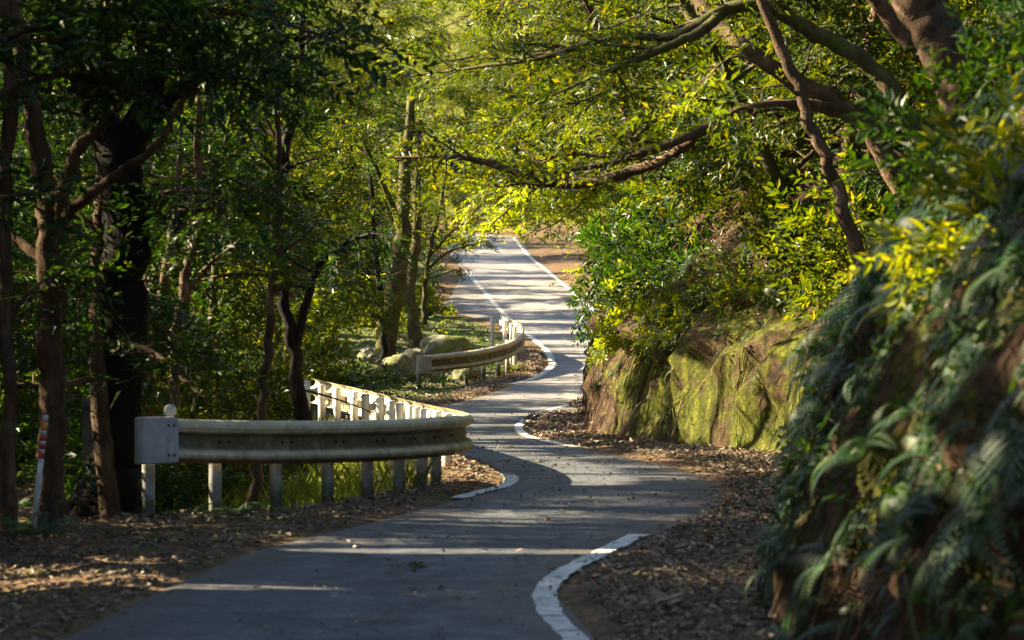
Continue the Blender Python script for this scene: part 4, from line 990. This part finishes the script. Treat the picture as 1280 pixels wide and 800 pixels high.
def place_fern(p, sc, dry, label, group, tilt):
    o = obj('dry_fern' if dry else 'fern', KF[int(RS.integers(0, 4))][1 if dry else 0])
    o.location = tuple(p); o.rotation_euler = (RS.uniform(-.2, .2), tilt, RS.uniform(0, 6.28)); o.scale = (sc,) * 3
    # turn about the slope: tilt applied after the spin
    from mathutils import Matrix
    o.rotation_mode = 'QUATERNION'
    o.rotation_quaternion = (Matrix.Rotation(tilt, 3, 'Y') @ Matrix.Rotation(RS.uniform(0, 6.28), 3, 'Z')).to_quaternion()
    return tag(o, label, 'fern', group)
for p in bank_spots(212, .08, 2.9, 12, 33, .2):
    dry = RS.random() < .14
    place_fern(p, RS.uniform(.65, 1.15), dry, 'withered brown fern drooping on the near slope' if dry else 'blue-green fern drooping on the near slope at right', 'withered ferns on the near slope' if dry else 'ferns on the near slope', RS.uniform(-1.1, -.6))
for p in bank_spots(45, .7, 3.0, 33, 58, .35, lambda t, D: not (D < 46 and t < 1.0)):
    place_fern(p, RS.uniform(.6, 1.1), False, 'green fern on the upper part of the steep bank', 'ferns on the upper bank', RS.uniform(-1.0, -.4))
for p in bank_spots(60, .15, 1.2, 32, 52, .2):
    place_fern(p, RS.uniform(.28, .55), False, 'small fern rooted in the mossy face of the bank', 'small ferns on the mossy face', RS.uniform(-1.4, -1.0))
for p in bank_spots(26, .6, 3.0, 30, 58, .4):
    place_fern(p, RS.uniform(.5, .9), True, 'withered brown fern on the steep bank', 'withered ferns on the steep bank', RS.uniform(-1.2, -.7))
for x, D in scatter(12, lambda D: float(xL(D)) - RS.uniform(1.0, 6), lambda: RS.uniform(23, 48), .5, lambda x, D: x < -2.2 and D > 24 and not (D < 52 and 640 + x / D * F > 380)):
    place_fern((x, D, float(land_z(x, D))), RS.uniform(.5, .9), False, 'small fern on the ground below the trees left of the road', 'ferns in the left wood', 0)

# the smaller fern fronds that fill the near slope between the countable ferns
from mathutils import Matrix
FW = [fern_kind(340 + k, n=5 + k, L=.5, droop=.9 + .15 * k) for k in range(3)]; fw, fr = [], []
n = 900; t_ = .04 + 3.2 * RS.random(n); D_ = RS.uniform(12, 34, n); pb = bank_p(t_, D_)
for i in range(n):
    k = int(RS.integers(0, 3)); Rm = np.array(Matrix.Rotation(RS.uniform(-1.2, -.6), 3, 'Y') @ Matrix.Rotation(RS.uniform(0, 6.28), 3, 'Z')); w_ = (FW[k] * RS.uniform(.5, 1.05)) @ Rm.T + pb[i]
    fw.append(w_); fr.append(np.repeat(RS.random(5 + k) * .9, len(w_) // (5 + k)))
W = np.vstack(fw); rr_ = np.concatenate(fr); k = ~(sun_open(W.mean(1)) & (R.random(len(W)) > .2))
tag(obj('fern_cover', leaf_mesh('fern_cover', W[k], M['fern'], RS, rr_[k])), 'dense small fern fronds filling the near slope', 'ferns', kind='stuff')

# creeping leaves over the bank
n = 40000; t_ = RS.uniform(.25, 9, n) ** 1.0; D_ = np.concatenate([RS.uniform(11, 34, n // 2), RS.uniform(34, 110, n - n // 2)])
dens = vnoise(D_ * .7, t_ * .9, 2) + .35 * vnoise(D_ * 2.4, t_ * 2.4, 5)
keep = (dens > -.25) & ~((D_ > 31) & (D_ < 48) & (t_ < 1.0) & (RS.random(n) < .6)) & ~((D_ < 31) & (t_ < .6) & (RS.random(n) < .4)); t_, D_ = t_[keep], D_[keep]
pb = bank_p(t_, D_); dr = RS.normal(0, 1, pb.shape) * [.5, .8, .5] + [-.6, -.1, -.25]
W = place_twigs(RS, TW['fine'][:, :4], pb + RS.uniform(0, .12, (len(pb), 1)) * np.array([-.7, -.1, .7]), dr, RS.uniform(.55, 1.0, len(pb)), .8)
W = cull(W); tag(obj('ground_cover', leaf_mesh('ground_cover', W, M['leaf_dark'], RS)), 'small-leaved creeping plants covering the bank', 'ground cover', kind='stuff')
# roots and dead stems hanging over the cut face
n = 6000; t_ = RS.uniform(.15, 2.2, n); D_ = 11 + 60 * RS.random(n)**1.1; k = vnoise(D_ * 1.1, t_ * 1.5, 12) > -.25; t_, D_ = t_[k], D_[k]; m = len(t_)
a_ = bank_p(t_, D_); e_ = bank_p(np.maximum(t_ - RS.uniform(.08, .5, m), 0), D_ + RS.normal(0, .12, m)); off = np.stack([-RS.uniform(.0, .10, m), -RS.uniform(0, .04, m), RS.uniform(.0, .06, m)], -1)
mid = (a_ + e_) / 2 + off * 1.6; e_ = e_ + off * .6; wv = np.stack([RS.uniform(.002, .006, m), RS.uniform(.001, .004, m), 0*t_], -1)
V = np.stack([a_ - wv, a_ + wv, mid - wv, mid + wv, e_ - wv * .4, e_ + wv * .4], 1).reshape(-1, 3); fq = np.array([[0, 1, 3, 2], [2, 3, 5, 4]])
tag(obj('hanging_roots', mesh_np('hanging_roots', V, (np.arange(m)[:, None, None] * 6 + fq).reshape(-1, 4), [M['root']], np.repeat(RS.random(m), 2))), 'thin brown roots and dead stems hanging down the cut bank', 'roots', kind='stuff')
# low plants on the left
n = 5200; D_ = RS.uniform(20, 130, n); x_ = xL(D_) - 1.2 - RS.uniform(0, 1, n)**1.3 * 16
dens = vnoise(D_ * .5, x_ * .5, 8); keep = (dens > .05) & ~((D_ < 27) & (x_ > -4.2)) & ~((D_ < 49) & (xL(D_) - x_ < 2.2)) & ~((D_ > 49) & (D_ < 66) & (xL(D_) - x_ < 6)); D_, x_ = D_[keep], x_[keep]
pb = np.stack([x_, D_, land_z(x_, D_) + RS.uniform(.02, .25, len(x_))], -1); dr = RS.normal(0, 1, pb.shape) * [1, 1, .4] + [0, 0, .2]
W = cull(place_twigs(RS, TW['mid'][:, :5], pb, dr, RS.uniform(.6, 1.1, len(pb)), .7))
tag(obj('undergrowth', leaf_mesh('undergrowth', W, M['leaf_dark'], RS)), 'low leafy undergrowth on the floor of the left wood', 'undergrowth', kind='stuff')

# grass in the hollow behind the first rail
n = 5200; D_ = RS.uniform(29.5, 44, n); x_ = xL(D_) - RS.uniform(.7, 3.4, n); k = vnoise(D_ * .9, x_ * .9, 4) > -.25; D_, x_ = D_[k], x_[k]
z_ = land_z(x_, D_); hgt = RS.uniform(.14, .42, len(x_)); az = RS.uniform(0, 6.28, len(x_)); ln = RS.uniform(.1, .7, len(x_)); w = .008
b0 = np.stack([x_, D_, z_ - .02], -1); sd = np.stack([np.cos(az + 1.57), np.sin(az + 1.57), 0*az], -1) * w; dv = np.stack([np.cos(az) * ln * hgt, np.sin(az) * ln * hgt, hgt], -1)
W = np.stack([b0 - sd, b0 + dv * [.45, .45, .62] - sd * .7, b0 + dv, b0 + dv * [.45, .45, .62] + sd * .7], 1)
tag(obj('grass', leaf_mesh('grass', W, M['grass'], RS)), 'long grass in the hollow behind the first guardrail', 'grass', kind='stuff')

# ------------------------------------------------------------------ fallen leaves
def litter(x, D, z, s0=.03, s1=.08, lift=.02):
    n = len(x); s = RS.uniform(s0, s1, n); az = RS.uniform(0, 6.28, n); ti = RS.normal(0, .24, n); ro = RS.normal(0, .3, n)
    w = s * RS.uniform(.32, .55, n); cu = RS.uniform(-.1, .35, n) * s
    V = np.stack([np.stack([-s/2, 0*s, cu], -1), np.stack([0*s, w/2, w*.15], -1), np.stack([s/2, 0*s, cu], -1), np.stack([0*s, -w/2, w*.15], -1)], 1)
    y, zz = V[..., 1]*np.cos(ro)[:, None] - V[..., 2]*np.sin(ro)[:, None], V[..., 1]*np.sin(ro)[:, None] + V[..., 2]*np.cos(ro)[:, None]; xx = V[..., 0]
    x2, z2 = xx*np.cos(ti)[:, None] - zz*np.sin(ti)[:, None], xx*np.sin(ti)[:, None] + zz*np.cos(ti)[:, None]
    xr, yr = x2*np.cos(az)[:, None] - y*np.sin(az)[:, None], x2*np.sin(az)[:, None] + y*np.cos(az)[:, None]
    return np.stack([xr + x[:, None], yr + D[:, None], z2 + (z + RS.uniform(.006, lift, n) + np.abs(np.sin(ti)) * s * .4)[:, None]], -1)
LW = []
n = 22000; D_ = 13 + 26 * RS.random(n)**1.2; u = -.32 + 3.4 * RS.random(n)**1.1; x_ = xL(D_) - u; k = (u > np.where((D_ > 26) & (D_ < 33), .30, .05)) | (RS.random(n) < .35 * np.exp((u - .1) * 14)); D_, x_ = D_[k], x_[k]
LW.append(litter(x_, D_, np.where(x_ < xL(D_), land_z(x_, D_), gz(D_) + .012)))
n = 24000; D_ = RS.uniform(12.5, 38, n); f = RS.uniform(-.16, 1.05, n); x_ = xR(D_) + (xB(D_) - xR(D_)) * f; k = (x_ > xR(D_) + .15) | (RS.random(n) < .25 * np.exp((x_ - xR(D_) - .15) * 12)); D_, x_ = D_[k], x_[k]
LW.append(litter(x_, D_, gz(D_) + np.where(x_ > xR(D_), .045, .012), lift=.05))
n = 9000; D_ = RS.uniform(38, 110, n); f = RS.uniform(-.06, 1.0, n); x_ = xR(D_) + (xB(D_) - xR(D_)) * f
LW.append(litter(x_, D_, gz(D_) + np.where(x_ > xR(D_), .04, .012), .06, .12))
n = 13000; D_ = RS.uniform(44, 84, n); u = .04 + 7 * RS.random(n)**1.3; x_ = xL(D_) - u
LW.append(litter(x_, D_, np.where(u > 0, land_z(x_, D_), gz(D_) + .012), .06, .12))
n = 9000; D_ = RS.uniform(26, 60, n); x_ = xL(D_) - RS.uniform(2, 14, n); LW.append(litter(x_, D_, land_z(x_, D_), .06, .12))
n = 9000; t_ = RS.uniform(0, 3.5, n); D_ = RS.uniform(12, 60, n); pb = bank_p(t_, D_); k = vnoise(D_ * 1.5, t_ * 2, 6) > .0; pb = pb[k]
LW.append(litter(pb[:, 0], pb[:, 1], pb[:, 2], .05, .11))
n = 1100; D_ = 15 + 50 * RS.random(n)**1.5; x_ = xL(D_) + (xR(D_) - xL(D_)) * RS.random(n); k = (vnoise(x_ * .8, D_ * .6, 3) > -.1); LW.append(litter(x_[k], D_[k], gz(D_[k]) + .012, .03, .09, .012))
n = 2600; D_ = 15 + 35 * RS.random(n)**1.4; x_ = xL(D_) + (xR(D_) - xL(D_)) * RS.random(n); k = (vnoise(x_ * 1.1, D_ * .7, 13) > -.2); LW.append(litter(x_[k], D_[k], gz(D_[k]) + .012, .012, .04, .006))
W = np.vstack(LW)
tag(obj('fallen_leaves', leaf_mesh('fallen_leaves', W, M['litter'], RS)), 'brown fallen leaves drifted along both road edges', 'leaf litter', kind='stuff')
# fallen twigs among the litter
n = 900; D_ = 13 + 32 * RS.random(n); sd_ = RS.random(n) < .5; x_ = np.where(sd_, xL(D_) - RS.uniform(.1, 3, n), xR(D_) + (xB(D_) - xR(D_)) * RS.uniform(.1, 1, n))
z_ = np.where(sd_, land_z(x_, D_), gz(D_) + .05) + .03; az = RS.uniform(0, 6.28, n); ln = RS.uniform(.06, .3, n); tl = RS.normal(0, .12, n)
c0 = np.stack([x_, D_, z_], -1); dv = np.stack([np.cos(az), np.sin(az), tl], -1) * ln[:, None]; bd = np.stack([-np.sin(az), np.cos(az), 0*az], -1) * RS.normal(0, .02, (n, 1)); w_ = np.stack([-np.sin(az), np.cos(az), 0*az], -1) * .004; h_ = np.array([0, 0, .007])
V = np.stack([c0 - dv - w_, c0 - dv + w_, c0 - dv + h_, c0 + bd - w_, c0 + bd + w_, c0 + bd + h_, c0 + dv - w_ * .5, c0 + dv + w_ * .5, c0 + dv + h_ * .5], 1).reshape(-1, 3)
fq = np.array([[0, 3, 5, 2], [2, 5, 4, 1], [3, 6, 8, 5], [5, 8, 7, 4]])
tag(obj('fallen_twigs', mesh_np('fallen_twigs', V, (np.arange(n)[:, None, None] * 9 + fq).reshape(-1, 4), [M['root']], np.repeat(RS.random(n), 4))), 'dry twigs lying among the fallen leaves', 'twigs', kind='stuff')
# sprig of green leaves dropped on the asphalt
gs = G(517, 714); n = 16; x_ = gs[0] + RS.normal(0, .05, n); D_ = gs[1] + RS.normal(0, .10, n)
tag(obj('leaf_sprig', leaf_mesh('leaf_sprig', litter(x_, D_, gz(D_) + .014, .06, .11, .02), M['leaf_bright'], RS)), 'pale green leaves dropped together on the near asphalt', 'leaf sprig')

# ------------------------------------------------------------------ small things
# striped stake
b0 = G(42, 652); b0[2] = float(land_z(b0[0], b0[1])); D0 = b0[1]; top = P(57, 519, D0)
root = empty('marker_stake', b0); tag(root, 'thin leaning white stake with red bands and orange top at far left', 'marker stake')
def stake_piece(a, c, mat, nm, r=.028):
    mb = MB(); mb.tube([b0 + (top - b0) * a - b0, b0 + (top - b0) * c - b0], r, 10); return mb.build(nm, [mat], root)
stake_piece(-.15, .62, M['stake'], 'pole')
for a, c in ((.62, .67), (.70, .745), (.775, .82)): stake_piece(a, c, M['red'], 'red_band', .0285)
for a, c in ((.67, .70), (.745, .775), (.82, .87)): stake_piece(a, c, M['stake'], 'white_band')
stake_piece(.87, .94, M['orange'], 'orange_band', .0285); stake_piece(.94, 1.0, M['stake'], 'pole_tip')
# pale post between the two left trunks
q = P(110, 560, 33); q[2] = float(land_z(q[0], q[1]))
root = empty('concrete_marker', q, .2); tag(root, 'pale weathered concrete marker with a dark hole between the two left trunks', 'marker post')
mb = MB(); hz = P(110, 497, 33)[2] - q[2]
V = []; ring = [(-1, -.8), (-.8, -1), (.8, -1), (1, -.8), (1, .8), (.8, 1), (-.8, 1), (-1, .8)]
for z, s in ((-.3, 1.05), (0, 1.02), (hz * .5, 1), (hz - .04, .97), (hz, .84)): V.append([[.065 * s * x, .065 * s * y, z] for x, y in ring])
mb.add(np.array(V).reshape(-1, 3), grid_faces(5, 8, True), [list(range(8))[::-1]], [list(range(32, 40))]); pc = mb.build('column', [M['concrete']], root, smooth=False)
mb = MB(); mb.tube([[0, -.06, hz - .12], [0, -.074, hz - .12]], .026, 12); mb.build('hole_ring', [M['bolt']], root)
# boulders
def boulder(px, py, D, sx, sy, sz, seed, label):
    q = P(px, py, D); q[2] = float(land_z(q[0], q[1]))
    nu, nv = 40, 22; th = np.linspace(0, 2*pi, nu, endpoint=False); ph = np.linspace(.05, pi - .05, nv)
    d = np.stack([np.sin(ph)[:, None]*np.cos(th), np.sin(ph)[:, None]*np.sin(th), np.cos(ph)[:, None] + 0*th], -1)
    r = 1 + .38 * fbm(d[..., 0]*1.3 + seed, d[..., 1]*1.3, d[..., 2]*1.3, 4) - .1 * np.abs(fbm(d[..., 0]*3 + seed, d[..., 1]*3, d[..., 2]*3, 3))
    V = d * r[..., None] * [sx, sy, sz] + [0, 0, sz * .35]
    mb = MB(); mb.add(V, grid_faces(nv, nu, True), [list(range(nu))[::-1]], [list(range((nv-1)*nu, nv*nu))])
    o = mb.build('boulder', [M['rock']]); o.location = tuple(q); tag(o, label, 'boulder')
boulder(498, 475, 70.5, .62, .5, .42, 3.1, 'pale sunlit boulder at the left end of the far guardrail')
boulder(540, 472, 70.6, .34, .35, .34, 8.7, 'round yellow-mossy boulder under the left end of the far guardrail')
boulder(552, 440, 75.5, .75, .6, .5, 12.3, 'big dark mossy boulder above the middle of the far guardrail')
boulder(515, 448, 74, .5, .45, .42, 21.9, 'grey mossy boulder right of the sunlit trunk foot')
boulder(588, 462, 72, .42, .4, .28, 33.3, 'flat mossy boulder behind the far guardrail posts')
boulder(466, 452, 74, .35, .35, .3, 41.0, 'small mossy boulder left of the sunlit trunk foot')
# bare sticks
def stick(pts, r, label, name='dead_branch', forks=()):
    mb = MB(); q = np.array([P(*p) for p in pts]); mb.tube(smooth_line(q, 6), np.interp(np.linspace(0, 1, (len(q)-1)*6+1), [0, 1], [r, r * .4]), 8, wob=.2)
    for f in forks: mb.tube(smooth_line(np.array([P(*p) for p in f]), 5), r * .4, 6)
    b_ = mb.V[0].mean(0)
    for i in range(len(mb.V)): mb.V[i] = mb.V[i] - b_
    o = mb.build(name, [M['deadwood']]); o.location = tuple(b_); tag(o, label, 'branch')
stick([(1000, 800, 17.0), (1016, 745, 17.2), (1022, 728, 17.2), (1045, 700, 17.2), (1068, 662, 17.4)], .022, 'bare reddish branch sticking up on the near fern slope')
stick([(773, 548, 38.0), (785, 530, 38.6), (797, 508, 39.2), (808, 500, 39.6)], .045, 'dark bare root leaning against the foot of the bank')
stick([(840, 548, 36.5), (846, 525, 36.8), (852, 500, 37)], .018, 'thin forked twig standing before the mossy wall', 'dead_twig', [((846, 522, 36.8), (840, 505, 36.7)), ((848, 515, 36.8), (858, 503, 36.9))])
stick([(905, 730, 19.5), (880, 712, 20), (862, 700, 20.4)], .012, 'small dry twig on the leaf litter right of the road', 'dead_twig', [((880, 712, 20), (885, 695, 20))])
# large curled brown leaf by the near right line
gs = G(828, 785); n = 5
Wl = litter(gs[0] + RS.normal(0, .04, n), gs[1] + RS.normal(0, .05, n), np.full(n, gz(gs[1]) + .08), .18, .26, .08)
tag(obj('curled_leaf', leaf_mesh('curled_leaf', Wl, M['litter'], RS, np.full(n, .62))), 'large curled brown leaf on the litter by the near white line', 'dead leaf')

# ------------------------------------------------------------------ light, world, camera
w = bpy.data.worlds.new('World'); SC.world = w; w.use_nodes = True; nt = w.node_tree
sky = nt.nodes.new('ShaderNodeTexSky'); sky.sky_type = 'NISHITA'; sky.sun_disc = False
sky.sun_elevation = ELEV; sky.sun_rotation = math.atan2(SUN[0], SUN[1]); sky.air_density = 1.0; sky.dust_density = 1.5
bg = nt.nodes['Background']; nt.links.new(sky.outputs[0], bg.inputs[0]); bg.inputs[1].default_value = .05
ld = bpy.data.lights.new('sun', 'SUN'); ld.energy = 5.0; ld.angle = math.radians(.5); ld.color = (1.0, .84, .56)
lo = bpy.data.objects.new('sun', ld); COL.objects.link(lo); lo.rotation_euler = Vector(SUN).to_track_quat('Z', 'Y').to_euler()
cd = bpy.data.cameras.new('camera'); co = bpy.data.objects.new('camera', cd); COL.objects.link(co)
cd.lens = 100; cd.sensor_width = 36; cd.clip_start = .1; cd.clip_end = 6000
co.location = (0, 0, HC); co.rotation_euler = (pi / 2 - PITCH, 0, 0)
cd.dof.use_dof = True; cd.dof.focus_distance = 50; cd.dof.aperture_fstop = 3.2
SC.camera = co
SC.view_settings.view_transform = 'Standard'; SC.view_settings.look = 'None'; SC.view_settings.exposure = 0
cy = SC.cycles; cy.film_exposure = 7.8; cy.max_bounces = 8; cy.diffuse_bounces = 4; cy.glossy_bounces = 2; cy.transmission_bounces = 5; cy.transparent_max_bounces = 4; cy.use_denoising = True
cy.sample_clamp_indirect = 6

print('LEAF VERTS', sum(len(m.vertices) for m in bpy.data.meshes))
